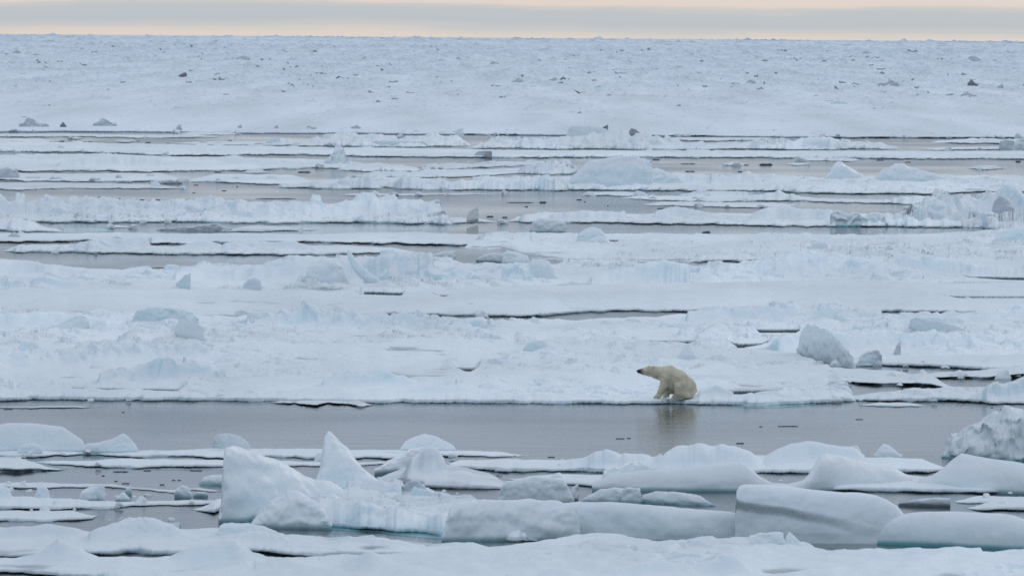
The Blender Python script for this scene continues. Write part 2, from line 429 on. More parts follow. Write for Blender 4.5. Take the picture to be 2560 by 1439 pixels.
    nv = np.clip(0.5 + 0.9 * n1d(px * m0 / (2.2 * ps), s + 97, 4), 0, 1) * np.clip(under * 1.9, 0.2, 1)
    cz = np.minimum(fbc * (0.03 + 0.24 * nv) * (0.45 + 0.75 * under), fbc * 0.33) * (1 - wl) + wl * fbc * (0.28 + 0.40 * nv)
    a = lowrow(u * 0.9 * nv, -0.30); b_ = lowrow(u * nv, np.minimum(0.01, cz * 0.3)); c_ = lowrow(0.2 * u * nv, cz)
    xe, ye = X[-1:], Y[-1:] + 0.35
    X = np.concatenate([a[0], b_[0], c_[0], X, xe], 0); Y = np.concatenate([a[1], b_[1], c_[1], Y, ye], 0)
    Z = np.concatenate([a[2], b_[2], c_[2], Z, np.full((1, nc), -0.30)], 0)
    HZ = Z.copy()
    # thin floes still show snow on top
    hs = np.clip(0.2 / np.maximum(fbc, 0.02), 1, 8)[None, :]
    HZ = np.where(Z > 0, Z * hs, Z)
    HZ[3:-1] = np.maximum(HZ[3:-1], np.where(Z[3:-1] > 0.0, 0.11, -1))
    HZ[2] = 0.17 - 0.12 * nv * min(1, 0.4 + 0.6 * under); HZ[1] = 0.13 - 0.2 * nv  # lip rows darkened: undercut shade painted along with the wet ice
    HZ[2] = HZ[2] * (1 - wl) + wl * 0.02
    HZ[3] = np.maximum(HZ[3], 0.15)
    if seam: HZ[:8] = 0.3; Z[2] = -0.1; Z[1] = -0.2
    Z = Z + bend(X, Y)
    V = np.stack([X, Y, Z], -1).reshape(-1, 3)
    o = mk(name, V, gridq(len(X), nc, True), mat or M_SNOW, HZ.ravel())
    if kind: tag(o, kind=kind)
    else: tag(o, label, cat, group)
    return o

def block(name, label, top, base, mat=None, zb=0.12, fs=0.35, bs=0.8, ef=0.9, eb=1.0, na=0.05, nsc=None, cat='ice block', group=None, parent=None,
          hzmin=None, flatb=False, facet=0.0, ny=22, foot=0.3, tuck=0.0, bot=None, crease=None):
    """ice block: top outline and foot line (pixels), lofted to its real depth; fs, bs = depth of front and back slope in heights"""
    s = nseed()
    top = P(top)
    base = P(base) if isinstance(base, str) else np.array([[top[0, 0], float(base)], [top[-1, 0], float(base)]])
    x0, x1 = top[0, 0], top[-1, 0]
    nc = int(np.clip((x1 - x0) / 1.6, 14, 260))
    th = np.linspace(0, 1, nc)
    px = x0 + (x1 - x0) * (0.5 - 0.5 * np.cos(np.pi * th)) * 0.35 + (x1 - x0) * th * 0.65
    tp, bsl = np.interp(px, top[:, 0], top[:, 1]), np.interp(px, base[:, 0], base[:, 1])
    if len(base) > 2: bsl = np.polyval(np.polyfit(px, bsl, 1), px) + 1.0
    zb = np.linspace(zb[0], zb[1], nc) if isinstance(zb, tuple) else np.full(nc, float(zb))
    xb, Yb = unproj(px, bsl, zb)
    m1 = np.hypot(xb, Yb) / F
    g = CAM_H / Yb
    H = np.maximum(bsl - tp, 0.4) * m1
    Hm = H.max()
    dc = fs * (0.5 * H + 0.5 * Hm)
    H = np.maximum(H - dc * g, 0.02)
    db = bs * (0.5 * H + 0.5 * Hm)
    e = np.sin(np.pi * np.clip(th, 0, 1)) ** 0.5
    dc, db = dc * (0.3 + 0.7 * e), db * (0.3 + 0.7 * e)
    tf = np.linspace(0, np.pi / 2, ny)[:, None]; tb = np.linspace(np.pi / 2, np.pi, ny)[1:, None]
    D1 = dc[None, :] * (1 - np.cos(tf) ** ef); Z1 = H[None, :] * np.sin(tf) ** ef
    D2 = dc[None, :] + db[None, :] * np.abs(np.cos(tb)) ** eb; Z2 = H[None, :] * np.abs(np.sin(tb)) ** eb
    if tuck: D1 = D1 + tuck * dc[None, :] * np.clip(1 - Z1 / np.maximum(0.5 * H, 1e-3)[None, :], 0, 1) ** 2
    if crease:                             # an upper layer standing proud of the lower one along a line across the face
        cp = P(crease)
        zc = np.maximum(bsl - np.interp(px, cp[:, 0], cp[:, 1]), 0) * m1
        D1 = D1 - np.interp(px, cp[:, 0], cp[:, 2])[None, :] * sst(-0.30, 0.06, Z1 - zc[None, :])
    Dd = np.concatenate([D1, D2], 0); Zz = np.concatenate([Z1, Z2], 0)
    kx = (px - W0 / 2) / F
    X = xb[None, :] + kx[None, :] * Dd; Y = Yb[None, :] + Dd; 
    Z = zb[None, :] + Zz
    zl = zb - foot
    if bot is not None:                    # outline with its own lower edge: the piece stands clear of the snow below
        bt = P(bot); zlow = np.maximum(bsl - np.interp(px, bt[:, 0], bt[:, 1]), 0) * m1
        Z = zb[None, :] + zlow[None, :] + Zz * (np.maximum(H - zlow, 0.03) / H)[None, :]
        zl = zb + zlow - 0.04
    sc = nsc or max(0.35, 0.6 * Hm)
    amp = na * Hm
    env = np.minimum(1, Zz / (0.15 * Hm))
    q = Z * 1.3
    Y = Y + amp * 1.6 * fbm(X / sc, q / sc + 3.1, s, 4) * env
    dz = amp * fbm(X / sc, (Y - Yb.mean()) / sc + q * 0.4 / sc, s + 4, 4)
    if facet > 0:
        dz = dz + facet * Hm * (rubble(X / sc, (Y + q) / sc, s + 9) - 0.4)
    Z = Z + dz * env
    X = X + amp * 0.7 * fbm(q / sc, (Y - Yb.mean()) / sc, s + 8, 3) * env
    # foot
    Xf = X[:1]; Yf = Y[:1] + 0.02 + tuck * dc[None, :]; Zf = zl[None, :]
    Xl = X[-1:]; Yl = Y[-1:]; Zl = zl[None, :]
    X = np.concatenate([Xf, X, Xl], 0); Y = np.concatenate([Yf, Y, Yl], 0); Z = np.concatenate([Zf, Z, Zl], 0)
    HZ = Z.copy() if hzmin is None else np.maximum(Z, hzmin)
    Zw = Z + bend(X, Y)
    V = np.stack([X, Y, Zw], -1).reshape(-1, 3)
    Qd = gridq(len(X), nc, True)
    o = mk(name, V, Qd, mat or M_BLOCK, HZ.ravel(), parent=parent)
    if parent is None: tag(o, label, cat, group)
    return o

def chips(specs, label, group, name='ice_fragment', cat='ice fragment', mat=None):
    """thin pieces of ice afloat: (x centre, y, width px, height px)"""
    for (x, y, w, h) in specs:
        o = block(name, label, f"{x-w/2},{y-h*0.2} {x-w*0.3},{y-h*.7} {x+w*0.1},{y-h*0.6} {x+w*0.3},{y-h*.8} {x+w/2},{y-h*0.15}", y, mat or M_DARK, zb=0.0, fs=0.6, bs=2.5, na=0.05,
                  cat=cat, group=group, hzmin=None, ny=6)
# ---------------------------------------------------------------- water: one sheet to beyond the horizon
def build_water():
    rad = np.concatenate([[0.5, 40, 100], np.geomspace(150, 16000, 60)])
    ang = np.linspace(-np.pi, np.pi, 97)
    A, R = np.meshgrid(ang, rad)
    X, Y = R * np.sin(A), R * np.cos(A)
    V = np.stack([X, Y, bend(X, Y)], -1).reshape(-1, 3)
    o = mk('water', V, gridq(len(rad), len(ang)), M_WATER, origin=np.array([0.0, 0.0, 0.0]))
    tag(o, kind='structure')
build_water()

# ---------------------------------------------------------------- far pack ice, out to the horizon
def build_pack():
    """pack ice seen almost edge on: line behind line of low hummocks, each with a steep near side and a long gentle back"""
    s = 901
    px = np.concatenate([np.arange(-1100, -60, 12.0), np.arange(-60, 2620, 3.0), np.arange(2620, 3660, 12.0)]); nc = len(px)
    edge = P("-260,331 0,331 150,330 390,331 520,334 700,335 900,334 1000,337 1290,338 1410,340 1700,341 2050,345 2500,346 2820,347")
    ye = np.interp(px, edge[:, 0], edge[:, 1]) + 1.2 * n1d(px / 60, s, 4)
    ye0 = np.interp(px, [-260, 1000, 2820], [332, 337, 346.5])
    hor = 51 + F * math.sqrt(2 * CAM_H / R_EARTH) + (px - W0 / 2) * math.tan(ROLL)
    nl = 135
    rg = np.random.default_rng(4)
    of = rg.random((nl, 6)) * 900
    f = np.linspace(0, 1, nl) ** 0.85
    rows = []
    xn, Yn = unproj(px, ye, 0.0)
    kx = xn / Yn
    def add(Yv, Zv, hz): rows.append((kx * Yv, Yv, Zv, np.broadcast_to(hz, (nc,))))
    add(Yn + 0.6, np.full(nc, -0.25), -2.0)
    nv = np.clip(0.45 + 1.2 * n1d(px / 90, 5, 5), 0, 1)
    inl = sst(1130, 1180, px) * (1 - sst(1280, 1300, px)) + sst(1400, 1440, px) * (1 - sst(1740, 1800, px)) + sst(1990, 2040, px)
    nv = nv * np.clip(0.12 + 0.88 * inl, 0, 1)
    add(Yn + 0.3 * nv, 0.02 + 0.10 * nv, -1.1 + 2.4 * (1 - nv)); add(Yn, 0.12 + 0.06 * nv, 1.0); add(Yn + 0.3, np.full(nc, 0.25), 1.0)
    Yprev = Yn + 0.3
    for r in range(nl):
        py = ye0 + (hor + 1.0 - ye0) * (0.012 + 0.985 * f[r])
        py = py + 0.35 * n1d(px / 300 + of[r, 5], s + 2, 2)
        py = np.maximum(py, hor + 0.75)
        Y = np.maximum(unproj(px, py, 0.25)[1], Yprev + 1.0)
        mm = Y / F
        q = np.clip((ye - py) / 235.0, 0, 1)
        dens = 0.62 * sst(0.30, 0.62, q) - 0.40 * sst(0.34, 0.12, q) - 0.06
        big = fbm(px / 230 + of[r, 0] * 0.003, np.full(nc, r * 0.55 + 0.5), s + 11, 3)
        hp = np.maximum(0, fbm(px / 27 + of[r, 1], np.full(nc, of[r, 2]), s + 21, 3) + 0.75 * big + dens)
        hp = hp * (1.2 + 2.6 * np.maximum(0, n1d(px / 11.0 + of[r, 3], s + 31, 2)))
        hp = np.minimum(hp * 3.2, 11.0) + 0.22 * np.abs(n1d(px / 24 + of[r, 4], s + 41, 2))
        if r > nl - 14:
            hp = 0.35 * hp + 3.2 * np.maximum(0, n1d(px / 14 + of[r, 0], s + 51, 4) - 0.02) + 7.0 * np.maximum(0, n1d(px / 40 + of[r, 1], s + 61, 3) - 0.32)
        h = np.minimum(hp * mm, 4.6)
        crack = (n1d(px / 38 + of[r, 2] * 1.7, s + 71, 3) + 0.7 * big > 0.92 + 0.4 * sst(0.5, 0.2, q)) & (q < 0.95)  # dark line segments: shade at the hummock feet, painted on their fronts
        hc = np.where(crack, -0.85, 1.0); h = np.where(crack, np.maximum(h, 1.1 * mm), h)
        z0 = 0.25
        add(Y, np.full(nc, z0), hc); add(Y + 0.25 + 0.12 * h, z0 + 0.72 * h, hc); add(Y + 0.5 + 0.45 * h, z0 + h, 1.0); add(Y + 1.2 + 2.0 * h, z0 + 0.75 * h, 1.0)
        Yprev = Y + 2.0 + 5.0 * h
        add(Yprev, z0 + 0.10 * h, 1.0)
    add(np.maximum(Yprev + 10, 15200), np.full(nc, 0.2), 1.0); add(np.full(nc, 19000.0), np.full(nc, 0.2), 1.0)
    X = np.array([r_[0] for r_ in rows]); Y = np.array([r_[1] for r_ in rows]); Z = np.array([r_[2] for r_ in rows]); HZ = np.array([r_[3] for r_ in rows])
    V = np.stack([X, Y, Z + bend(X, Y)], -1).reshape(-1, 3)
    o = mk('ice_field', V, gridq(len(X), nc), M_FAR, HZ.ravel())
    tag(o, kind='structure')
build_pack()

# ---------------------------------------------------------------- floes, front to back
floe('ice_floe', 'broad snow covered floe along the whole bottom edge of the photo',
     "-120,1432 60,1434 110,1440 300,1462 700,1500 2700,1500",
     "-120,1392 200,1386 345,1385 400,1390 450,1389 620,1388 760,1394 850,1386 1000,1376 1200,1366 1330,1350 1440,1331 1560,1333 1640,1350 1740,1346 1900,1347 2000,1362 2080,1370 2300,1366 2450,1372 2700,1360",
     fb=0.32, rough=0.10, rub=0.10, rubthr=0.25,
     ridges=[("20,1396,1398 60,1382,1396 100,1364,1395 145,1338,1394 180,1356,1395 215,1378,1397 255,1395,1398", 1.0, 2.2, 0.05),
             ("430,1394,1402 465,1368,1402 500,1352,1402 560,1345,1402 590,1350,1403 612,1368,1404 630,1388,1404 660,1398,1404", 0.8, 2.0, 0.12),
             ("840,1412,1420 885,1394,1420 925,1383,1420 960,1392,1420 1010,1414,1420", 0.8, 1.6, 0.1),
             ("1270,1434,1442 1380,1424,1442 1440,1432,1444 1560,1420,1442 1620,1408,1442 1690,1416,1442 1740,1402,1440 1800,1384,1440 1835,1390,1440 1880,1424,1442 1960,1438,1442", 0.6, 1.5, 0.5),
             ("640,1402,1414 720,1394,1414 790,1406,1416", 0.6, 1.2, 0.3), ("-30,1362,1376 10,1358,1376 40,1372,1378", 0.6, 1.2, 0.0),
             ("1875,1352,1362 2000,1346,1362 2120,1356,1364 2230,1366,1372 2300,1372,1378", 0.4, 0.9, 0.4),
             ("2070,1380,1388 2110,1364,1386 2300,1362,1384 2450,1371,1384", 0.5, 1.2, 0.0)])
floe('ice_floe', 'hummocky snow floe in the lower left behind the pyramid mound',
     "-120,1397 200,1391 345,1384 380,1387 450,1388 560,1390 625,1384 690,1386 760,1393 900,1390 1100,1385 1250,1378",
     "-120,1312 0,1312 150,1316 200,1324 260,1328 330,1312 440,1318 530,1314 650,1326 760,1338 900,1342 1000,1341 1080,1351 1180,1349 1250,1352",
     fb=0.30, rough=0.07, rub=0.10, rubthr=0.2,
     ridges=[("-60,1304,1334 20,1304,1334 120,1308,1336 185,1318,1338 215,1330,1338", 0.5, 1.2, 0.0),
             ("225,1336,1350 280,1318,1350 330,1304,1350 400,1302,1350 430,1310,1350 470,1330,1350", 0.8, 1.6, 0.25),
             ("590,1342,1352 640,1324,1352 690,1328,1352 720,1344,1352", 0.5, 1.0, 0.3), ("850,1344,1350 990,1333,1348 1060,1343,1350", 0.5, 1.0, 0.05)])
floe('ice_floe', 'rugged floe carrying the tall shark fin shaped ice peak',
     "470,1272 500,1277 535,1284 555,1276 600,1296 632,1305 660,1312 750,1318 850,1320 930,1326 1050,1332 1130,1341 1170,1340 1250,1350 1345,1352",
     "470,1268 520,1252 560,1240 620,1212 700,1205 820,1210 950,1212 1060,1226 1130,1244 1200,1258 1300,1268 1345,1300",
     fb=0.32, rough=0.08, rub=0.22, rubthr=0.0,
     ridges=[("545,1280,1298 570,1262,1298 620,1256,1300 680,1268,1302 720,1285,1304", 0.6, 1.3, 0.4),
             ("640,1290,1316 700,1236,1312 745,1214,1308 800,1206,1304 840,1210,1304 880,1225,1306 930,1234,1310 1000,1240,1314 1060,1246,1320 1120,1262,1326 1170,1290,1334", 1.8, 2.5, 0.14),
             ("870,1210,1240 930,1200,1240 1000,1216,1246", 0.8, 1.5, 0.1)])
floe('ice_floe', 'pointed snow floe at the left edge with a frayed dark tip',
     "-120,1307 0,1303 100,1304 200,1299 232,1296 252,1284", "-120,1274 60,1272 200,1272 238,1273 252,1279", fb=0.22, rough=0.03)
floe('ice_floe', 'long low snow floe left of the shark fin peak below the floating arch',
     "-120,1276 120,1274 250,1273 360,1266 420,1263 480,1262 570,1256", "-120,1238 0,1236 120,1240 200,1246 300,1249 420,1247 520,1243 570,1232", fb=0.26, rough=0.05,
     ridges=[("140,1238,1252 175,1222,1252 205,1217,1252 225,1228,1252 240,1242,1252", 0.5, 1.0, 0.1), ("-60,1234,1246 -10,1208,1244 22,1220,1244 30,1240,1246", 0.5, 1.0, 0)], rub=0.05)
floe('ice_floe', 'narrow grey edged floe with lumps behind the floating ice arch',
     "-60,1216 70,1222 130,1219 220,1216 330,1222 430,1232 480,1226 560,1228", "-60,1203 60,1201 160,1204 280,1206 330,1214 430,1222 500,1215 560,1218", fb=0.20, rough=0.03, under=0.8, mat=M_GREY)
floe('ice_floe', 'snow floe at the left edge tapering to a forked point over black water',
     "-120,1184 0,1181 60,1180 110,1177 160,1174 170,1171", "-120,1140 0,1138 40,1140 110,1158 160,1168 170,1169.5", fb=0.30, rough=0.03, under=1.6)
floe('ice_floe', 'rounded white floe strip crossing behind the shark fin peak',
     "60,1152 130,1160 215,1167 300,1170 400,1168 480,1167 560,1168 700,1166 850,1165 1000,1160 1060,1152", "60,1150 110,1148 220,1148 270,1143 330,1142 450,1144 560,1146 700,1148 850,1152 1000,1150 1060,1148", fb=0.24, rough=0.03)
floe('ice_floe', 'long floe with a grey cut edge and a blunt point ending in open water',
     "-120,1138 30,1143 80,1143 150,1138 240,1137 330,1143 400,1141 470,1141 560,1147 700,1142 800,1148 900,1146 1000,1146 1100,1141 1250,1141 1300,1141 1326,1137",
     "-120,1124 100,1122 350,1122 470,1121 540,1116 620,1117 780,1118 900,1120 1050,1121 1140,1121 1250,1125 1300,1130 1326,1135", fb=0.20, rough=0.03, under=0.9)
floe('ice_floe', 'thick snow floe with a grey vertical cliff above a dark pool',
     "930,1200 1000,1205 1062,1220 1150,1222 1260,1223 1290,1214", "930,1180 1000,1164 1060,1156 1110,1152 1180,1168 1240,1180 1290,1196", fb=0.42, rough=0.06, under=0.3, jit=0.5, mat=M_GREY,
     ridges=[("940,1170,1182 1000,1146,1180 1040,1122,1176 1060,1114,1174 1090,1118,1174 1110,1140,1176", 0.9, 1.2, 0.1), ("1000,1180,1204 1030,1166,1204 1080,1155,1206 1130,1160,1206 1200,1172,1208 1270,1190,1210", 0.5, 1.5, 0.05)])
floe('ice_floe', 'undulating floe with a row of rounded humps facing the bear across the channel',
     "1080,1164 1180,1172 1270,1181 1340,1178 1410,1178 1500,1181 1700,1181 1890,1183 2035,1183 2150,1180 2260,1181 2320,1183 2375,1172",
     "1080,1150 1180,1146 1270,1143 1420,1145 1500,1140 1640,1138 1700,1142 1880,1150 2000,1142 2150,1140 2250,1140 2330,1145 2375,1150", fb=0.32, rough=0.04, under=0.4,
     ridges=[("1400,1146,1156 1440,1132,1156 1490,1113,1156 1515,1109,1156 1560,1114,1156 1620,1126,1156 1650,1140,1156", 0.9, 1.6, 0.0),
             ("1635,1150,1158 1662,1120,1158 1690,1100,1158 1715,1094,1158 1780,1097,1158 1840,1104,1158 1880,1122,1158 1905,1142,1158", 1.0, 1.8, 0.0),
             ("1880,1138,1150 1930,1122,1150 1975,1102,1150 2020,1099,1150 2080,1106,1150 2140,1116,1150 2160,1130,1150", 0.9, 1.6, 0.05),
             ("1890,1166,1174 1960,1152,1174 2040,1140,1172 2160,1136,1172 2260,1142,1174 2330,1150,1176", 0.5, 1.4, 0.0)])
floe('ice_floe', 'low floe with two smooth leaning snow wedges in the lower right',
     "1255,1196 1310,1206 1400,1210 1480,1217 1620,1223 1700,1224 1840,1228 1930,1224 1990,1223 2080,1228 2200,1230 2320,1232 2700,1236",
     "1255,1190 1400,1180 1500,1182 1600,1180 1850,1184 1930,1202 1970,1206 2020,1202 2100,1186 2240,1180 2330,1188 2420,1176 2700,1175", fb=0.26, rough=0.03, jit=0.6)
floe('ice_floe', 'small flat floe with a scalloped rim at the right edge below the wedges',
     "2375,1249 2395,1257 2470,1259 2620,1258", "2375,1244 2400,1237 2480,1236 2620,1239", fb=0.20, rough=0.02, under=0.5)
floe('ice_floe', 'smooth oval floe close against the right edge above the round blue block',
     "2408,1268 2440,1275 2500,1277 2650,1277", "2408,1262 2440,1250 2500,1246 2650,1248", fb=0.26, rough=0.03, under=0.5)
# --- the bear's floe and the wide field behind it
floe('ice_floe', 'wide snow field floe with the polar bear sitting at its edge',
     "-120,1001 100,1001 200,1000 330,1002 470,1002 600,1003 672,1004 800,1006 935,1008 1040,1006 1200,1008 1400,1009 1500,1009 1640,1010 1740,1010 1850,1012 1900,1014 2000,1011 2080,1007 2140,1002",
     "-120,852 300,848 700,846 1000,848 1240,850 1500,850 1600,852 1720,856 1850,866 1990,880 2060,910 2120,920 2140,950",
     fb=0.30, rough=0.08, rub=0.15, rubthr=0.05, under=0.25, rowpx=0.7,
     ridges=[("-60,890,915 60,885,915 150,878,912 300,862,908 360,858,905 450,868,905 560,880,908 650,895,910", 1.5, 4.0, 0.6),
             ("250,930,952 340,905,950 400,900,950 480,912,950 560,925,952", 0.9, 2.0, 0.5),
             ("810,945,962 880,925,962 940,915,962 990,925,962 1040,945,962", 0.8, 1.8, 0.4),
             ("30,872,892 60,856,892 85,850,890 100,866,890", 0.6, 1.2, 0.1), ("-60,980,990 150,968,990 330,978,992", 0.6, 1.5, 0.2),
             ("1000,972,980 1100,964,980 1200,974,982", 0.5, 1.0, 0.3), ("1750,978,990 1790,966,988 1830,975,990", 0.4, 1.0, 0.2),
             ("1850,1002,1008 1890,984,1006 1950,984,1006 2010,992,1006 2060,998,1006", 0.4, 1.2, 0.2)],
     leads=["180,975,976 260,977,978 440,980,981 470,978,978", "1390,912,912 1500,914,916 1560,915,915", "1600,950,950 1700,952,953 1770,951,951",
            "1790,983,984 1850,983,985 1950,981,983 1960,980,980", "1130,924,924 1170,926,928 1200,925,925"])
floe('ice_floe', 'flat layered floe behind the bear on the right, cracked into thin shelves',
     "1590,975 1700,972 1800,968 1900,966 2000,965 2080,958 2150,955 2240,952 2330,948",
     "1590,940 1700,925 1800,914 1950,912 2050,914 2130,918 2240,925 2330,940", fb=0.22, rough=0.03, under=0.5, jit=1.4,
     leads=["1760,958,958 1900,962,964 2040,960,961", "1930,948,948 2000,944,945 2060,938,938"])
floe('ice_floe', 'dark undersided wedge of a floe ending in a snowy peak over black water',
     "1960,946 2050,952 2120,958 2240,964 2330,970 2392,968", "1960,940 2060,936 2150,936 2250,930 2330,932 2370,950 2392,966", fb=0.34, rough=0.05, under=1.6,
     ridges=[("2230,950,956 2290,934,954 2325,919,952 2345,924,953 2375,944,958 2390,958,962", 0.5, 1.2, 0.1)])
floe('ice_floe', 'white scalloped floe lapping the channel on the far right',
     "2060,1002 2120,999 2200,1005 2280,1003 2400,1003 2480,1010 2700,1012", "2060,992 2160,985 2250,975 2330,970 2420,968 2700,962", fb=0.28, rough=0.06, rub=0.15, under=0.5,
     ridges=[("2180,988,998 2240,974,996 2290,966,994 2330,972,995 2400,985,998", 0.5, 1.2, 0.3), ("2390,976,994 2450,958,992 2490,942,990 2540,946,990 2640,935,988", 0.7, 1.6, 0.4)])
floe('ice_floe', 'thin flat floe tip afloat in the channel right of the bear',
     "2140,1012 2200,1016 2270,1017 2330,1014", "2140,1008 2200,1003 2270,1004 2330,1012", fb=0.16, rough=0.02, under=0.6)
floe('ice_floe', 'snow field with long flat shelves right of the leaning white block',
     "2060,914 2130,916 2200,914 2300,917 2380,920 2440,924 2500,926 2700,924", "2060,905 2130,896 2250,890 2400,884 2700,878", fb=0.24, rough=0.03, under=0.5,
     leads=["2310,921,921 2360,923,925 2400,922,922"])
floe('ice_floe', 'floe at the right edge with a thick black undercut beside the bear\'s channel',
     "2250,942 2320,946 2400,946 2480,946 2560,944 2700,942", "2250,938 2360,928 2450,922 2560,908 2700,900", fb=0.30, rough=0.04, under=1.8)
floe('ice_floe', 'rubble strewn white field stretching between the two long cracks above the bear',
     "-120,880 100,876 300,874 500,876 700,876 900,872 1200,872 1450,872 1600,872 1720,872 1900,880 2050,905 2200,909 2400,905 2700,902",
     "-120,770 100,776 300,778 480,786 560,790 640,786 700,782 800,782 900,786 1000,795 1060,800 1160,798 1280,800 1460,796 1640,790 1760,778 1860,772 1980,776 2100,782 2240,790 2400,785 2700,784",
     seam=True, fb=0.30, rough=0.08, rub=0.20, rubthr=-0.08, under=0.35, rowpx=0.8,
     ridges=[("-80,790,818 20,780,818 120,775,818 200,782,820 260,800,824", 1.5, 3.5, 0.1),
             ("620,800,820 690,785,818 770,775,816 840,778,816 900,790,818 960,782,818 1030,784,820 1100,795,822", 1.0, 2.0, 0.5),
             ("1130,800,812 1180,794,812 1230,802,814", 0.6, 1.2, 0.3), ("1720,776,800 1800,766,800 1900,762,800 2000,766,800 2100,772,802 2200,780,804", 1.2, 3.0, 0.6),
             ("2210,800,812 2300,786,812 2420,790,812 2540,784,812 2650,780,812", 1.0, 2.2, 0.5), ("380,870,888 480,830,880 560,800,872 640,815,872 720,835,876", 2.2, 5.0, 0.05),
             ("1880,850,872 1980,834,870 2100,826,868 2220,832,868 2350,828,868 2480,836,868", 1.2, 2.5, 0.5)],
     leads=["1600,857,857 1640,858,860 1720,858,860 1745,857,857", "1880,828,828 1900,829,831 1995,829,831 2000,828,828", "730,853,853 745,853,854 830,855,856 885,852,852",
            "1820,861,861 1850,865,867 1900,864,865 1930,861,861"])
floe('ice_floe', 'smooth pale snow field below the blue ridge in the middle of the photo',
     "-120,786 200,786 480,792 500,795 640,793 860,792 1000,787 1060,789 1180,790 1280,792 1360,791 1480,780 1560,778 1620,779 1700,780 1840,778 2000,779 2110,781 2240,779 2400,783 2700,782",
     "-120,694 200,700 500,708 800,712 1000,716 1300,714 1600,708 2000,700 2300,705 2700,702", fb=0.26, rough=0.035, under=0.4, rub=0.05, rubthr=0.35, rowpx=0.9,
     leads=["885,733,733 900,733,735 1000,736,738 1012,736,736", "1080,742,742 1110,743,744 1130,743,743", "2340,744,744 2400,746,747 2700,746,747", "1430,784,784 1520,783,785 1545,783,783"])
floe('ice_floe', 'thin shelf of ice right of centre, split from the snow field by a dark crack',
     "2080,789 2200,795 2320,793 2330,788 2440,787 2560,788 2700,786", "2080,783 2200,782 2320,784 2440,779 2560,778 2700,776", fb=0.20, rough=0.02, under=0.7)
floe('ice_floe', 'blue tinted ridge field with a leaning fin and small caves at mid left',
     "-120,738 200,740 400,736 600,738 800,734 1000,736 1100,730 1250,724 1400,720 1600,718 1800,714 2000,710 2150,714 2300,716 2480,712 2700,714",
     "-120,654 0,654 60,654 130,660 220,672 350,674 450,670 560,668 700,660 800,650 960,648 1040,646 1100,654 1200,662 1280,662 1340,664 1420,658 1550,660 1690,668 1720,664 1850,658 1940,642 2100,618 2300,612 2700,606",
     seam=True, fb=0.30, rough=0.05, rub=0.22, rubthr=-0.05, under=0.4, rowpx=0.8,
     ridges=[("-100,648,690 0,646,690 60,650,690 130,658,694 220,672,696", 2.0, 3.0, 0.1), ("20,700,718 60,696,718 120,694,718 200,704,718", 0.5, 1.2, 0.3),
             ("440,678,700 500,662,698 560,660,698 640,664,700 700,655,700 740,644,700 800,640,698 850,640,698 920,642,698 970,640,700 1040,636,702 1080,648,702", 1.8, 3.0, 0.25),
             ("1050,690,704 1130,676,704 1200,680,704 1270,672,704 1320,668,704", 1.0, 2.0, 0.3),
             ("1480,690,704 1540,668,702 1600,655,702 1680,648,702 1720,655,702", 1.4, 3.0, 0.2),
             ("1750,668,690 1850,660,690 1940,640,690 2000,632,690 2080,640,690 2150,652,692 2220,664,694", 1.8, 3.5, 0.3),
             ("2200,655,680 2290,630,678 2350,640,678 2440,660,682 2540,668,686 2640,664,686", 1.2, 2.5, 0.6)],
     leads=["2320,690,690 2400,693,694 2430,696,697 2560,698,700 2700,698,699"])
floe('ice_floe', 'snow shelf right of centre under the dome shaped block',
     "1160,622 1250,622 1330,645 1400,650 1500,654 1600,654 1720,654 1800,648 1980,645 2060,640 2250,636 2700,628",
     "1160,580 1300,584 1400,580 1520,582 1700,584 1900,586 2100,587 2300,584 2500,578 2700,575", seam=True, fb=0.26, rough=0.05, rub=0.12, under=0.4,
     leads=["1500,604,604 1530,604,606 1560,604,605 1640,606,606"])
floe('ice_floe', 'ragged floe fragments with black hollows beside the round snow lump at mid right',
     "1715,656 1800,654 1850,655 1920,653 1980,640 2030,628", "1715,640 1760,630 1850,634 1920,638 1970,632 2030,624", fb=0.24, rough=0.06, rub=0.15, under=0.9, jit=1.6)
floe('ice_floe', 'black shadowed ledge of ice between the mid right fragments and the ridge',
     "1970,629 2000,631 2030,629 2070,626", "1970,624 2000,618 2030,619 2070,622", fb=0.26, rough=0.03, under=1.6)
# --- mid left group around the water at y 640
floe('ice_floe', 'long knobbly floe with a dark waterline above the mid left pool',
     "4,628 60,632 130,631 170,632 280,634 430,637 600,638 700,638 800,637 900,634 960,634 1030,634 1075,632",
     "4,622 30,610 150,612 250,610 350,612 460,616 560,613 700,612 790,612 880,613 960,618 1030,626 1075,629", fb=0.24, rough=0.05, rub=0.10, under=0.7,
     ridges=[("20,618,624 45,604,624 80,600,624 110,612,624 150,608,624 190,602,624 240,604,624", 0.5, 1.2, 0.5),
             ("190,612,622 270,598,620 330,594,620 370,602,620", 0.9, 1.5, 0.05), ("450,612,622 490,602,622 510,600,622 550,612,622", 0.5, 1.0, 0.2),
             ("560,616,626 610,602,624 680,606,624 740,604,624 790,614,626", 0.6, 1.5, 0.3), ("880,620,628 910,610,628 960,616,628", 0.4, 1.0, 0.2)])
floe('ice_floe', 'smooth white floe with black caves under its front edge at mid left',
     "-120,606 20,606 130,606 190,604 280,606 365,606 380,610 470,613 510,607 600,609 760,606 850,608 960,610 1050,611 1150,614 1280,607",
     "-120,581 0,581 150,582 300,580 450,584 600,582 800,584 900,580 1050,580 1180,585 1280,584", fb=0.24, rough=0.03, under=1.3,
     ridges=[("200,596,604 260,588,602 330,583,602 400,590,602", 1.0, 2.0, 0.0), ("850,600,606 950,594,606 1010,598,607 1060,604,608", 0.5, 1.0, 0.6)])
floe('ice_floe', 'small white lens of ice floating above the turquoise shallows on the left', "255,569 290,570 335,569", "255,567 290,562 335,567", fb=0.12, rough=0.02)
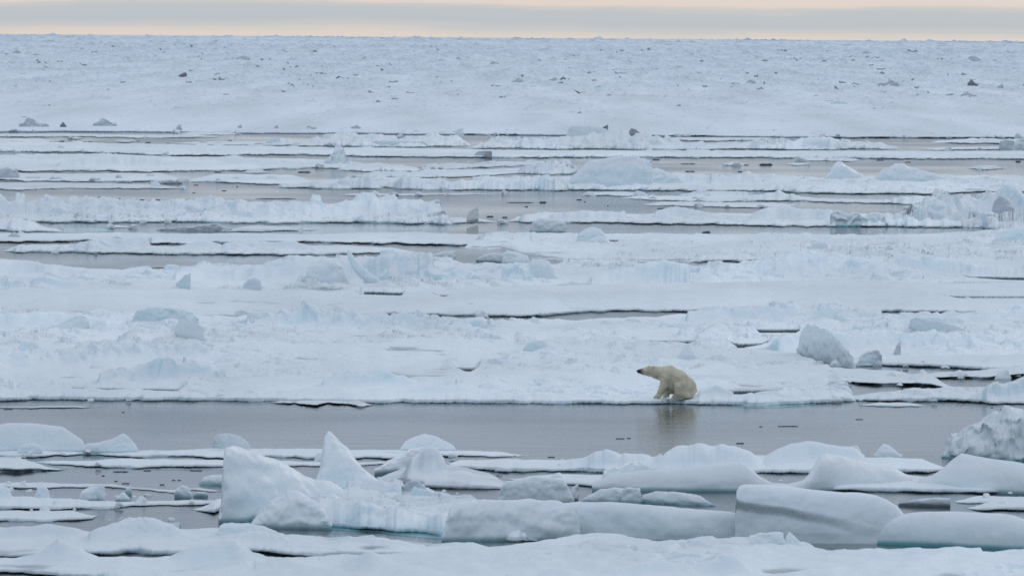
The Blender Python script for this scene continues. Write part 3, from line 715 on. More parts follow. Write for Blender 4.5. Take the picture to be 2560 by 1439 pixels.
floe('ice_floe', 'thin snow covered pan right of the grey overturned slab at mid left',
     "560,578 640,580 720,577 800,575", "560,568 640,563 720,564 800,571", fb=0.16, rough=0.03, under=0.4)
floe('ice_floe', 'lumpy floe corner with teal shadows at the left edge',
     "-120,578 0,577 60,579 165,580", "-120,556 0,554 60,552 110,562 165,572", fb=0.24, rough=0.08, rub=0.2,
     ridges=[("-40,556,570 0,552,570 40,548,570 90,556,570", 0.8, 1.5, 0.5)], mat=M_BLOCK)
floe('ice_floe', 'big hummocked floe with a crest of white rubble at left centre',
     "-120,566 100,556 130,558 200,556 300,557 470,556 600,558 700,559 800,557 950,558 1040,560 1130,561",
     "-120,515 0,514 100,514 250,512 400,514 600,512 800,514 1000,516 1080,518 1130,524", fb=0.28, rough=0.06, rub=0.25, rubthr=-0.1, under=0.4,
     ridges=[("-90,490,540 0,488,540 20,500,540 60,506,540", 1.2, 2.0, 0.3),
             ("40,508,538 100,502,538 150,495,538 200,497,538 260,500,538 310,510,538 360,508,538 430,504,538 510,506,538 560,504,540 600,497,540 640,506,540 720,508,542 800,512,542", 2.0, 4.0, 0.5),
             ("780,512,540 850,508,540 890,500,540 910,489,540 930,490,540 945,506,540 1000,508,540 1050,502,540 1070,512,542 1100,516,542", 1.8, 3.5, 0.3)])
floe('ice_floe', 'dark tipped floe end with an overhanging white prong at centre',
     "1060,560 1130,560 1200,556 1253,557", "1060,545 1130,542 1200,545 1253,552", fb=0.22, rough=0.04, under=1.2)
# --- right of centre at y 500-570
floe('ice_floe', 'long floe with a black waterline across the right centre channel',
     "1258,553 1330,557 1420,558 1500,557 1600,560 1700,562 1800,563 1890,565 2000,567 2040,567 2160,566 2280,568 2380,569 2470,569",
     "1258,548 1290,540 1340,532 1450,532 1600,534 1750,532 1900,532 2100,536 2300,535 2400,545 2470,562", fb=0.26, rough=0.05, rub=0.15, under=0.8,
     ridges=[("1300,534,548 1400,528,548 1470,524,548 1560,530,548", 1.0, 2.0, 0.2), ("1560,548,556 1590,540,556 1610,544,556", 0.4, 1.0, 0.4), ("1640,526,544 1690,518,544 1740,525,546 1800,536,548", 1.0, 2.0, 0.3),
             ("1880,532,548 1920,516,548 1960,518,548 2040,524,550 2080,530,552", 1.2, 2.0, 0.15),
             ("2060,540,560 2100,526,560 2160,528,560 2220,530,560 2280,536,562", 0.9, 2.0, 0.5), ("2250,545,562 2330,535,562 2400,538,562 2450,552,564", 0.8, 2.0, 0.5)])
floe('ice_floe', 'high rubble pile of white blocks on the right edge of the middle distance',
     "2230,560 2330,564 2440,570 2560,580 2700,582", "2230,528 2330,510 2430,506 2700,504", seam=True, fb=0.3, rough=0.1, rub=0.5, rubthr=-0.6, rubsc=1.6,
     ridges=[("2280,525,555 2320,500,552 2345,498,550 2380,512,552 2420,508,550 2460,500,550 2490,488,550 2520,492,550 2560,508,552 2640,500,552", 2.0, 3.0, 0.8),
             ("2480,570,590 2520,560,590 2580,552,590 2650,550,590", 1.2, 2.0, 0.7)])
floe('ice_floe', 'thin floe strip, lowest of the three shelves right of the pale open water',
     "1594,509 1620,512 1680,514 1800,516 1920,518 2000,512", "1594,507 1650,504 1750,504 1850,506 1950,506 2000,508", fb=0.16, rough=0.02, under=0.7)
floe('ice_floe', 'middle shelf of the stack of thin floes right of the pale open water',
     "1536,493 1580,496 1640,499 1700,502 1780,504 1900,502 1960,501 2100,505 2240,509 2560,512 2700,512", "1536,490 1600,490 1700,490 1800,488 1930,486 2050,496 2240,500 2560,496 2700,496", fb=0.18, rough=0.03, under=0.8,
     ridges=[("1640,493,500 1690,486,499 1740,494,500", 0.5, 1.0, 0.3), ("1850,492,500 1900,480,499 1950,474,498 2000,484,499", 1.0, 2.0, 0.2), ("2180,500,506 2230,488,506 2300,484,506 2420,490,506", 0.8, 2.0, 0.5)])
floe('ice_floe', 'small snowy pan with dark notches above the shelves right of centre',
     "1690,487 1740,490 1790,491 1850,489 1890,484", "1690,484 1740,479 1800,478 1850,478 1890,480", fb=0.16, rough=0.05, rub=0.1, under=0.8)
floe('ice_floe', 'wide floe carrying the great white block and two pointed wedges',
     "1110,474 1200,475 1280,475 1420,476 1500,475 1700,476 1880,477 1930,477 1990,481 2060,483 2200,484 2350,484 2440,480 2560,479 2700,479",
     "1110,455 1200,448 1280,446 1400,444 1600,445 1700,440 1800,440 1900,440 2000,442 2150,442 2300,442 2450,440 2700,440", fb=0.30, rough=0.06, rub=0.2, rubthr=-0.05, under=0.7,
     ridges=[("1110,462,472 1150,444,470 1200,442,470 1280,440,470 1360,436,470 1420,446,470", 1.5, 2.5, 0.5), ("1660,438,455 1720,430,454 1780,438,456", 1.0, 2.0, 0.3),
             ("1780,442,458 1830,432,458 1870,428,458 1900,440,458", 1.2, 2.0, 0.4), ("1440,462,470 1490,455,470 1560,460,471", 0.8, 1.5, 0.5)])
floe('ice_floe', 'thin dark edged pan afloat below the great white block',
     "1440,486 1500,489 1580,489 1650,490", "1440,484 1500,480 1560,479 1650,487", fb=0.14, rough=0.03, under=0.8)
floe('ice_floe', 'very thin grey sheet of ice floating at centre left of the pale water',
     "825,486 900,488 960,488 1100,487 1260,485", "825,485 900,483 1000,484 1100,483 1260,484", fb=0.08, rough=0.01, under=0.4, mat=M_GREY)
floe('ice_floe', 'dark edged floe with rubble heaps left of the great white block',
     "680,466 740,469 800,471 900,472 950,471 960,468 1040,473 1080,475 1170,475", "680,463 740,454 800,450 900,445 950,444 1040,446 1170,450", fb=0.24, rough=0.06, rub=0.2, under=1.2,
     ridges=[("800,462,468 870,446,466 920,442,466 950,456,468", 0.8, 1.5, 0.4), ("955,460,470 990,438,468 1010,434,468 1040,444,468 1080,458,470", 1.0, 2.0, 0.5), ("1080,468,472 1110,442,470 1130,438,470 1160,452,471", 0.9, 1.8, 0.4)])
floe('ice_floe', 'plain snow strip with a dark line beneath, left of the rubble heaps',
     "465,453 540,455 600,457 680,461 760,462 800,460", "465,440 540,435 620,435 720,437 800,440", fb=0.2, rough=0.02, under=0.6)
floe('ice_floe', 'sliver of floe between the rubble heaps and the tall white block at centre',
     "1000,432 1060,437 1110,442 1120,443 1220,438 1330,430 1400,428", "1000,430 1060,424 1120,424 1220,424 1320,420 1400,420", fb=0.16, rough=0.04, under=0.8)
floe('ice_floe', 'narrow white floe with small pointed lumps in the grey water at centre',
     "1040,418 1100,421 1110,424 1180,419 1260,415 1300,414 1360,416 1430,420", "1040,412 1100,410 1180,408 1260,404 1330,404 1430,408", fb=0.18, rough=0.05, rub=0.15, under=0.7,
     ridges=[("1040,414,420 1080,402,420 1105,412,421", 0.8, 1.2, 0.3), ("1290,408,416 1330,398,415 1380,394,415 1410,390,415 1440,398,416", 1.0, 2.0, 0.3)])
floe('ice_floe', 'white pan with a soft hump right of the tilted slab and spire', "838,424 900,427 960,428 1040,428 1062,425", "838,418 880,412 940,411 1000,414 1062,421", fb=0.22, rough=0.05, rub=0.12, under=0.7)
floe('ice_floe', 'flat pan between the soft humped pan and the rubble heaps', "880,441 960,444 1040,444 1112,442", "880,435 940,430 1040,431 1112,437", fb=0.2, rough=0.04, rub=0.1, under=0.7)
floe('ice_floe', 'thin skin of new ice in the left distance below the dashed strip', "-120,350 60,352 120,353 165,351", "-120,347 60,346 120,347 165,350", fb=0.07, rough=0.02, under=0.5)
floe('ice_floe', 'long thin skin of new ice in the left distance above the level floe', "420,358 560,361 700,362 760,361", "420,356 560,353 690,354 760,359", fb=0.07, rough=0.02, under=0.5)
floe('ice_floe', 'low rubble floe against the left side of the great white block',
     "1290,432 1340,434 1420,436 1450,432", "1290,426 1340,418 1400,416 1450,416", fb=0.18, rough=0.06, rub=0.3, rubthr=-0.4, ridges=[("1300,428,432 1350,414,431 1390,420,432 1430,424,432", 0.8, 1.5, 0.5)])
floe('ice_floe', 'long snow floe with a thick dark edge below the snowy spire, left of centre',
     "-120,427 50,428 150,427 270,427 290,428 370,429 440,427 520,426 620,426 700,422 780,419 860,421 940,420",
     "-120,391 50,388 200,386 300,386 400,390 560,394 700,396 800,398 900,403 940,412", fb=0.26, rough=0.04, rub=0.08, under=1.0,
     ridges=[("150,406,416 210,394,414 270,384,413 310,388,413 400,398,414", 1.4, 2.5, 0.2), ("80,418,426 140,413,426 200,415,426", 0.5, 1.0, 0.4)])
floe('ice_floe', 'flat snow pan reaching the left edge above the row of dark lumps',
     "-120,450 0,448 60,452 150,453 250,454 340,453 470,452", "-120,432 0,430 100,434 250,434 400,432 470,440", fb=0.2, rough=0.03, under=0.6)
floe('ice_floe', 'grey worn floe edge bordering the calm water on the left',
     "-120,474 0,472 40,475 90,472 200,470 350,471 470,470", "-120,457 0,457 100,456 200,457 350,460 470,466", fb=0.14, rough=0.03, under=0.6, mat=M_GREY)
floe('ice_floe', 'long level floe running unbroken behind the great white block',
     "-120,374 24,379 100,380 200,380 340,385 400,388 580,388 700,386 820,388 930,391 1050,392 1280,394 1400,393 1480,393 1600,392 1720,394 1860,393 2000,395 2130,395 2280,397 2420,397 2700,397",
     "-120,353 60,353 200,357 400,360 600,364 800,369 1000,371 1280,375 1450,376 1700,377 2000,377 2300,378 2700,377", fb=0.32, rough=0.04, rub=0.10, rubthr=0.2, under=0.8,
     ridges=[("340,376,386 400,368,385 480,370,386 560,378,387", 1.2, 2.0, 0.3), ("1180,386,393 1210,378,392 1235,386,393", 0.5, 1.0, 0.5), ("2280,390,396 2300,384,396 2320,390,396", 0.4, 1.0, 0.2)])
floe('ice_floe', 'chain of low rubble under the tilted dark slab right of centre',
     "1170,371 1240,370 1290,370 1380,373 1450,372 1560,373 1670,374 1760,375 1850,371 1880,372 2000,374 2080,374 2130,371 2250,372",
     "1170,362 1280,352 1400,350 1500,348 1650,350 1720,360 1850,360 1900,356 2050,354 2150,358 2250,366", fb=0.26, rough=0.08, rub=0.3, rubthr=-0.4, under=1.0,
     ridges=[("1270,360,368 1310,345,366 1360,350,367 1420,356,368", 1.2, 2.0, 0.5), ("1400,352,366 1440,340,366 1560,338,366 1640,346,367 1700,358,368", 1.5, 2.5, 0.6),
             ("1870,364,370 1900,350,369 1930,362,370 1960,356,370 2000,346,369 2050,344,369 2100,358,370", 1.2, 2.0, 0.4)])
floe('ice_floe', 'white rubble bank with a teal shadow strip left of centre',
     "640,361 700,363 790,364 860,366 930,366 1060,367 1100,365 1180,364", "640,357 720,352 800,350 900,350 1000,350 1100,352 1180,360", fb=0.26, rough=0.08, rub=0.35, rubthr=-0.5, under=0.9, mat=M_BLOCK,
     ridges=[("680,358,361 740,352,360 800,343,359 850,340,359 900,346,359 950,342,359 1000,350,360 1060,343,359 1090,338,359 1120,345,359 1150,340,359 1172,354,361", 3.2, 4.0, 0.35)])
floe('ice_floe', 'thin dashed floe strip nearest the far pack on the left', "-120,341 20,342 110,342 220,341 340,344 430,344 560,342", "-120,335 60,335 200,335 340,338 480,336 560,340", fb=0.2, rough=0.03, under=0.8)
floe('ice_floe', 'small flat pan with a dark rim in the left distance', "165,346 190,348 212,346", "165,344 190,342 212,344", fb=0.2, rough=0.02, under=1.0, mat=M_GREY)
floe('ice_floe', 'low grey topped pan in the left distance right of the dark rimmed one', "280,354 320,355 345,352", "280,352 310,347 345,350", fb=0.22, rough=0.04, under=1.0, mat=M_GREY)
floe('ice_floe', 'teal ledge of ice below the far pack at left', "440,334 500,337 560,336 610,334", "440,330 500,331 560,331 610,332.5", fb=0.3, rough=0.02, under=0.3, mat=M_BLUE)
floe('ice_floe', 'dark cored ice strip below the far pack, left of centre', "800,344 850,346 900,346 1000,345", "800,341 860,339 920,338 1000,341", fb=0.24, rough=0.06, rub=0.2, under=1.4)
floe('ice_floe', 'floe strip tucked under the far pack at centre right', "1620,350 1700,350 1780,352 1900,350 1990,349", "1620,346 1700,344 1800,344 1900,344 1990,346", fb=0.2, rough=0.03, under=0.8)
floe('ice_floe', 'tapering snow pan with a black edge in the far right lead', "2320,356 2360,357 2420,358 2500,359 2640,360", "2320,354 2380,350 2440,348 2520,350 2640,352", fb=0.26, rough=0.05, rub=0.1, under=1.2)
floe('ice_floe', 'narrow pan by the right edge just behind the level floe', "2300,374 2380,375 2480,373 2640,374", "2300,372 2380,368 2480,366 2640,367", fb=0.24, rough=0.05, rub=0.15, under=1.0)
floe('ice_floe', 'isolated snowy pan with two humps in the grey water at right', "2414,420 2440,423 2480,423 2514,420", "2414,418 2440,414 2480,413 2514,417", fb=0.2, rough=0.05, under=0.7,
     ridges=[("2420,419,422 2450,409,421 2470,411,421 2485,418,422", 0.6, 1.0, 0.3), ("2478,418,422 2500,410,421 2512,416,422", 0.5, 1.0, 0.0)])
floe('ice_floe', 'pan with a single low hump in the grey water right of the great block', "1800,412 1840,413 1870,412", "1800,411 1830,405 1870,410", fb=0.2, rough=0.04)
floe('ice_floe', 'very thin white sheet in the grey water between the humped pan and the wedges', "1958,411 1990,412 2036,410", "1958,410 1990,407.5 2036,408.5", fb=0.14, rough=0.02)
floe('ice_floe', 'broken string of pans touching the level floe at right', "1972,399 2010,401 2060,401 2130,402 2160,399", "1972,397 2010,396 2060,397 2130,397 2160,397", fb=0.2, rough=0.06, rub=0.2, under=0.8)
floe('ice_floe', 'flat triangular pan with a dark rim left of the tall white block at mid left', "512,396 545,398 590,398 620,397", "512,395 560,391 590,389 620,392", fb=0.22, rough=0.03, under=0.9)
floe('ice_floe', 'dark lens of ice in the lead left of the snowy spire', "625,400 660,402 690,401", "625,398 650,396 690,399", fb=0.24, rough=0.04, under=1.2, mat=M_GREY)
floe('ice_floe', 'small pan with snow humps floating left of the rubble heaps', "600,431 640,433 672,431", "600,430 640,422 672,427", fb=0.22, rough=0.05, under=0.7)
floe('ice_floe', 'thin black rimmed sliver at the left of the bear\'s channel', "-60,1019 80,1021 180,1020 262,1017", "-60,1017 80,1013 200,1012 262,1014.5", fb=0.12, rough=0.01, under=1.6, mat=M_GREY)
floe('ice_floe', 'grey shadowed shelf breaking out of the bear\'s floe, left of the bear', "668,1006 720,1010 800,1012 900,1014 938,1012", "668,1000 720,996 800,996 900,996 938,1002", fb=0.26, rough=0.03, under=2.2, jit=2.0, mat=M_GREY)
# ---------------------------------------------------------------- ice blocks
B = block
B('ice_block', 'tall shark fin shaped ice peak, the left of the two foreground peaks',
  "546,1290 552,1262 556,1180 558,1140 566,1118 578,1110 600,1114 640,1124 690,1148 740,1178 790,1198 830,1206 870,1222", "546,1292 600,1298 700,1300 800,1294 870,1270", fs=0.55, bs=0.8, ef=1.1, na=0.05, nsc=1.2, zb=0.05)
B('ice_block', 'sharp triangular ice peak, tallest of the foreground',
  "782,1214 800,1160 806,1120 812,1088 820,1075 828,1076 850,1104 872,1126 900,1158 925,1186 958,1216", "782,1228 870,1232 958,1228", fs=0.5, bs=0.6, ef=1.25, na=0.04, nsc=1.0, zb=0.2)
B('ice_block', 'round shouldered snow mound right of the triangular peak', "866,1236 885,1212 920,1200 950,1200 975,1212 1005,1240 1020,1248", "866,1244 1020,1250", fs=0.6, bs=1.0, ef=1.3, mat=M_BLOCK, zb=0.25)
B('ice_block', 'grey tilted slab face right of the triangular peak', "978,1240 1000,1218 1024,1200 1036,1197 1050,1206 1070,1226 1090,1240 1130,1252", "978,1240 1010,1247 1060,1246 1130,1254", fs=0.15, bs=0.7, ef=0.9, mat=M_GREY, zb=0.25, hzmin=0.3)
B('ice_block', 'smooth leaning mound in front of the shark fin peak', "628,1304 650,1280 672,1248 690,1240 720,1222 750,1226 790,1250 815,1280 830,1306", "628,1308 700,1314 830,1312", fs=0.6, bs=0.9, ef=1.2, na=0.06, zb=0.1)
B('ice_block', 'large angular block at bottom centre left of the long blue slab', "1104,1336 1112,1300 1124,1268 1140,1252 1160,1249 1230,1250 1300,1244 1390,1248 1440,1262 1450,1330", "1104,1338 1200,1346 1330,1344 1450,1336", fs=0.5, bs=1.0, ef=1.0, na=0.06, nsc=1.0, zb=0.1)
B('ice_block', 'flat topped block behind the large angular block at bottom centre', "1244,1246 1252,1216 1262,1202 1290,1198 1330,1190 1380,1192 1410,1200 1424,1222 1436,1250", "1244,1250 1436,1252", fs=0.3, bs=1.0, ef=0.8, na=0.04, zb=0.1)
B('ice_block', 'small pointed grey edged block right of the flat topped block', "1424,1244 1430,1218 1445,1208 1462,1206 1478,1222 1480,1228 1462,1240 1446,1250", "1424,1250 1450,1250 1480,1234", fs=0.4, bs=0.8, mat=M_GREY, zb=0.05)
B('ice_block', 'low white mound before the small dark pool at bottom centre', "1452,1250 1470,1238 1500,1222 1540,1216 1572,1222 1600,1218 1606,1252", "1452,1253 1606,1253", fs=0.5, bs=1.0, zb=0.05)
B('ice_block', 'square little block joined to the low white mound at bottom centre', "1553,1250 1556,1222 1575,1216 1598,1222 1602,1250", "1553,1252 1602,1252", fs=0.2, bs=0.8, ef=0.7, zb=0.08)
B('ice_block', 'oval white pan shaped block with a dark notch behind the blue slab', "1600,1252 1606,1236 1640,1227 1700,1229 1750,1238 1772,1254 1790,1262", "1600,1258 1690,1256 1790,1266", fs=0.5, bs=1.2, zb=0.0, ef=1.0)
B('ice_block', 'long pale blue slab lying across the bottom centre',
  "1322,1340 1330,1300 1336,1274 1346,1262 1370,1258 1440,1252 1520,1256 1600,1262 1700,1268 1800,1276 1870,1284 1880,1340", "1322,1342 1345,1346 1440,1332 1560,1334 1640,1350 1740,1346 1880,1350", mat=M_BLUE, fs=0.45, bs=1.6, ef=0.95, na=0.05, nsc=2.2, zb=0.05, hzmin=0.3)
B('ice_slab', 'great leaning slab with a rolled upper lip, largest block at bottom right',
  "1838,1250 1841,1222 1848,1210 1862,1206 1900,1207 1960,1212 2040,1221 2110,1230 2150,1231 2190,1236 2215,1246 2240,1262 2258,1284 2268,1330", "1838,1352 2268,1356",
  mat=M_BLOCK, fs=0.3, bs=1.2, ef=0.85, na=0.02, nsc=2.0, zb=0.05, hzmin=0.3, ny=90, crease="1838,1246,0.34 1860,1254,0.34 1960,1268,0.27 2060,1288,0.16 2140,1308,0.05 2268,1345,0.0")
B('ice_block', 'rounded blue bellied block in the bottom right corner', "2150,1338 2160,1322 2180,1308 2230,1290 2280,1281 2360,1278 2440,1278 2500,1281 2535,1288 2570,1302 2600,1340", "2150,1340 2200,1356 2270,1372 2310,1376 2380,1364 2450,1368 2530,1374 2600,1366", mat=M_BLUE, fs=0.55, bs=1.6, ef=1.0, na=0.03, nsc=2.0, zb=0.0)
B('ice_block', 'cracked snow covered lump in front of the great leaning slab', "1872,1362 1880,1346 1900,1332 1930,1326 1958,1328 1962,1346 1970,1364", "1872,1366 1970,1368", fs=0.4, bs=0.9, na=0.10, zb=0.3, facet=0.1)
B('ice_block', 'small pointed lump beside the cracked lump before the great slab', "1962,1362 1966,1336 1972,1328 1985,1336 2000,1352 2006,1364", "1962,1368 2006,1368", fs=0.4, bs=0.8, na=0.08, zb=0.3)
B('ice_block', 'rounded bluish block with a dark underside on the lower left floe', "398,1340 404,1314 420,1306 470,1304 530,1304 538,1316 524,1334 490,1344 450,1344", "398,1334 440,1344 480,1346 538,1330", mat=M_BLUE, fs=0.35, bs=0.9, ef=0.85, na=0.06, zb=0.25)
B('ice_block', 'flattish pale green tinted block near the shark fin\'s turquoise pool', "544,1330 550,1312 560,1306 620,1306 660,1314 690,1326 700,1336", "544,1336 700,1340", mat=M_BLOCK, fs=0.5, bs=1.0, zb=0.25)
# behind, left
B('ice_block', 'broad flat topped snow block at the left edge of the channel', "-90,1090 -40,1068 0,1060 20,1056 80,1058 155,1065 168,1074 190,1088 205,1098 214,1120", "-90,1126 214,1126", fs=0.4, bs=1.0, ef=1.1, na=0.03, nsc=1.5, zb=0.1)
B('ice_block', 'wedge shaped block with a sharp peak right of the broad flat topped block', "208,1120 216,1108 250,1104 280,1097 300,1086 310,1083 322,1092 338,1108 346,1124", "208,1125 346,1126", fs=0.35, bs=0.8, ef=1.1, na=0.03, zb=0.15)
B('ice_block', 'small domed lump leaning on the broad flat topped block', "44,1124 52,1112 75,1106 95,1110 106,1124", "44,1126 106,1126", fs=0.6, bs=1.0, zb=0.2)
B('ice_block', 'tilted rounded block peeping over the shark fin peak', "532,1102 536,1090 550,1084 572,1082 600,1090 618,1102 626,1118", "532,1106 560,1122 626,1122", fs=0.4, bs=0.9, ef=0.9, zb=0.15)
B('ice_block', 'smooth dome of snow on the blunt pointed floe', "1000,1122 1010,1106 1030,1092 1060,1084 1085,1088 1110,1100 1132,1112 1140,1122", "1000,1124 1140,1124", fs=0.7, bs=1.2, ef=1.2, na=0.04, zb=0.12)
B('ice_block', 'white domed block between the blunt floe and the grey cliff floe', "936,1172 970,1150 1000,1136 1020,1122 1050,1114 1080,1118 1094,1130 1098,1152", "936,1176 1098,1160", fs=0.6, bs=1.0, ef=1.2, na=0.05, zb=0.15)
B('ice_block', 'small upright spike of ice at the lower left', "84,1244 92,1226 96,1208 108,1208 122,1226 126,1246", "84,1247 126,1249", fs=0.4, bs=0.6, zb=0.1, na=0.08)
t = bpy.data.objects.new('ice_arch', None); SC.collection.objects.link(t)
xx, yy = unproj(270, 1240, 0.0); t.location = (float(xx), float(yy), 0.0)
tag(t, 'hollow arch of ice with a bent arm, lower left in front of the dark strip', 'ice block')
bpy.context.view_layer.update()
B('hump', None, "196,1250 205,1226 225,1216 250,1214 258,1228 264,1248", "196,1252 264,1252", fs=0.4, bs=0.7, parent=t, zb=0.05)
B('arm', None, "236,1222 250,1212 290,1210 322,1211 329,1218 328,1226 300,1228 262,1234", "236,1232 262,1236 300,1229 329,1232", fs=0.3, bs=0.6, ef=0.8, parent=t, zb=0.28)
B('leg', None, "312,1234 316,1216 328,1214 329,1232", "312,1236 329,1236", fs=0.3, bs=0.6, parent=t, zb=0.0)
B('ice_block', 'little pyramid of snow by the foot of the ice arch', "288,1246 300,1234 308,1228 318,1238 326,1246", "288,1248 326,1248", fs=0.6, bs=0.9, zb=0.1)
B('ice_block', 'round crumbly lump on the grey strip left of the shark fin peak', "436,1234 442,1218 456,1212 470,1216 480,1236", "436,1236 480,1238", fs=0.5, bs=0.8, zb=0.1, na=0.1)
B('ice_block', 'low crumb of ice beside the round crumbly lump', "482,1234 494,1228 512,1228 520,1236", "482,1237 520,1238", fs=0.5, bs=0.8, zb=0.05, na=0.1)
B('ice_block', 'flat white pan touching the left side of the shark fin peak', "497,1206 510,1192 530,1186 560,1186 575,1206", "497,1208 520,1211 575,1212", fs=0.8, bs=1.4, ef=1.1, zb=0.0)
# right front wedges
B('ice_block', 'smooth snow wedge rising to the right, left of the two bottom right wedges', "1480,1204 1520,1190 1560,1180 1600,1174 1680,1168 1780,1160 1850,1152 1862,1158 1880,1172 1900,1190 1930,1204 1960,1210", "1480,1212 1600,1220 1800,1222 1960,1214", fs=0.7, bs=1.0, ef=1.2, na=0.03, nsc=1.5, zb=0.12)
B('ice_block', 'small knobbly block leaning on the left snow wedge', "1502,1196 1510,1174 1530,1166 1548,1168 1566,1156 1590,1151 1612,1158 1624,1168", "1502,1198 1624,1182", fs=0.4, bs=0.7, zb=0.2, na=0.08)
B('ice_block', 'broad peaked snow wedge in the middle of the lower right', "1960,1210 2005,1200 2020,1186 2036,1158 2050,1134 2064,1131 2100,1137 2150,1148 2200,1160 2240,1168 2262,1182 2280,1188", "1960,1216 2080,1222 2280,1200", fs=0.8, bs=1.0, ef=1.3, na=0.03, nsc=1.5, zb=0.15)
B('ice_block', 'long snow slope falling to the right edge from a sharp crest', "2300,1192 2330,1186 2352,1170 2380,1148 2402,1133 2430,1137 2480,1146 2560,1157 2640,1166", "2300,1206 2450,1222 2640,1226", fs=0.9, bs=1.2, ef=1.2, na=0.03, nsc=1.5, zb=0.15)
B('ice_block', 'small pointed snow peak behind the broad wedge', "2185,1136 2196,1120 2208,1109 2222,1112 2240,1126 2256,1138", "2185,1140 2256,1142", fs=0.6, bs=0.9, zb=0.2)
B('ice_block', 'stub of snow left of the small pointed peak behind the broad wedge', "2110,1132 2120,1116 2142,1112 2150,1124 2156,1136", "2110,1138 2156,1140", fs=0.5, bs=0.9, zb=0.2)
B('ice_block', 'grey flat slab afloat behind the great leaning slab', "2246,1258 2280,1250 2320,1244 2378,1243 2382,1252 2376,1262", "2246,1261 2290,1265 2382,1265", mat=M_GREY, fs=0.5, bs=1.5, ef=0.7, zb=0.0)
B('ice_block', 'big crusty heap of dirty white ice at the right edge of the channel', "2352,1138 2364,1112 2380,1082 2398,1086 2412,1072 2440,1060 2462,1040 2480,1030 2520,1024 2560,1028 2640,1036", "2352,1140 2420,1146 2500,1150 2640,1152", mat=M_BLOCK, fs=0.7, bs=1.0, ef=1.0, na=0.10, nsc=0.7, zb=0.0, facet=0.10)
B('ice_block', 'overhanging snow cap on top of the crusty heap at right', "2470,1062 2480,1042 2500,1030 2530,1026 2580,1032 2640,1040", "2470,1064 2530,1072 2640,1080", fs=0.3, bs=0.9, zb=0.7, na=0.06, hzmin=0.3)
# around the bear
B('ice_block', 'tall tilted white block with a dark crack, right of the bear', "1994,868 1996,846 2005,824 2022,808 2044,814 2070,826 2090,842 2110,866 2130,888 2140,912", "1994,876 2040,902 2140,914", mat=M_BLOCK, fs=0.3, bs=0.8, ef=0.9, na=0.06, nsc=0.8, zb=0.15, hzmin=0.3)
B('ice_block', 'squat grey block with an upright right side by the tall tilted block', "2144,908 2150,890 2170,876 2196,874 2204,886 2205,912", "2144,914 2205,915", mat=M_BLUE, fs=0.2, bs=0.8, ef=0.7, zb=0.0, hzmin=0.25)
B('ice_block', 'thin upright ice blade standing on the snow at right', "2234,880 2240,866 2248,850 2251,852 2252,880", "2234,882 2252,882", mat=M_GREY, fs=0.2, bs=0.4, zb=0.3, hzmin=0.3)
B('ice_block', 'pale pointed block just behind the bear\'s back', "1684,900 1700,884 1712,864 1722,858 1734,870 1744,904", "1684,904 1744,906", fs=0.4, bs=0.7, zb=0.2, mat=M_BLOCK)
B('ice_block', 'bluish pyramid block in the snow left of and above the bear', "1308,870 1322,856 1340,849 1362,852 1378,866 1388,874", "1308,872 1388,876", fs=0.4, bs=0.7, zb=0.3, mat=M_BLUE, hzmin=0.3)
B('ice_block', 'long tilted bluish slab in the rubble at upper right of the bear', "2272,812 2276,798 2290,793 2340,800 2390,814 2424,828 2436,838", "2272,824 2340,834 2436,842", fs=0.3, bs=0.8, mat=M_BLUE, zb=0.3, hzmin=0.3)
B('ice_block', 'rounded ice knob under the long crack, right of centre', "1166,816 1172,804 1188,794 1204,796 1216,806 1222,818", "1166,822 1222,822", fs=0.4, bs=0.8, zb=0.3, mat=M_BLUE, hzmin=0.3)
B('ice_block', 'long grey shadowed mound with a raised right end, at the left', "56,830 100,818 150,806 184,790 200,786 216,792 226,808 224,816", "56,832 120,830 200,820 226,816", mat=M_BLOCK, fs=0.25, bs=1.0, ef=0.9, zb=0.35, hzmin=0.3)
B('ice_block', 'large blue grey faced hummock at the left behind the snow dome', "330,808 336,780 350,770 400,766 450,772 480,780 500,800 495,816", "330,812 380,818 495,818", mat=M_BLUE, fs=0.2, bs=0.9, ef=0.9, zb=0.3, hzmin=0.3, na=0.07)
B('ice_block', 'tilted slab riding on the snow dome at the left', "436,818 446,800 464,795 490,806 516,822 524,838 510,846", "436,822 480,836 524,848", mat=M_BLOCK, fs=0.3, bs=0.8, zb=0.6, hzmin=0.3)
B('ice_block', 'blue tinted block on the left end of the rubble ridge', "632,808 640,792 652,786 670,796 684,806 690,814", "632,814 690,816", mat=M_BLUE, fs=0.4, bs=0.8, zb=0.3, hzmin=0.3)
B('ice_block', 'faint pointed block near the left edge of the bear\'s floe', "44,888 60,864 80,850 90,856 98,886", "44,892 98,890", mat=M_BLOCK, fs=0.4, bs=0.8, zb=0.3, hzmin=0.3)
B('ice_block', 'blue shaded little block in the rubble of the bear\'s floe', "354,938 364,926 392,920 410,926 414,938", "354,940 380,944 414,940", mat=M_BLUE, fs=0.3, bs=0.8, zb=0.35, hzmin=0.3)
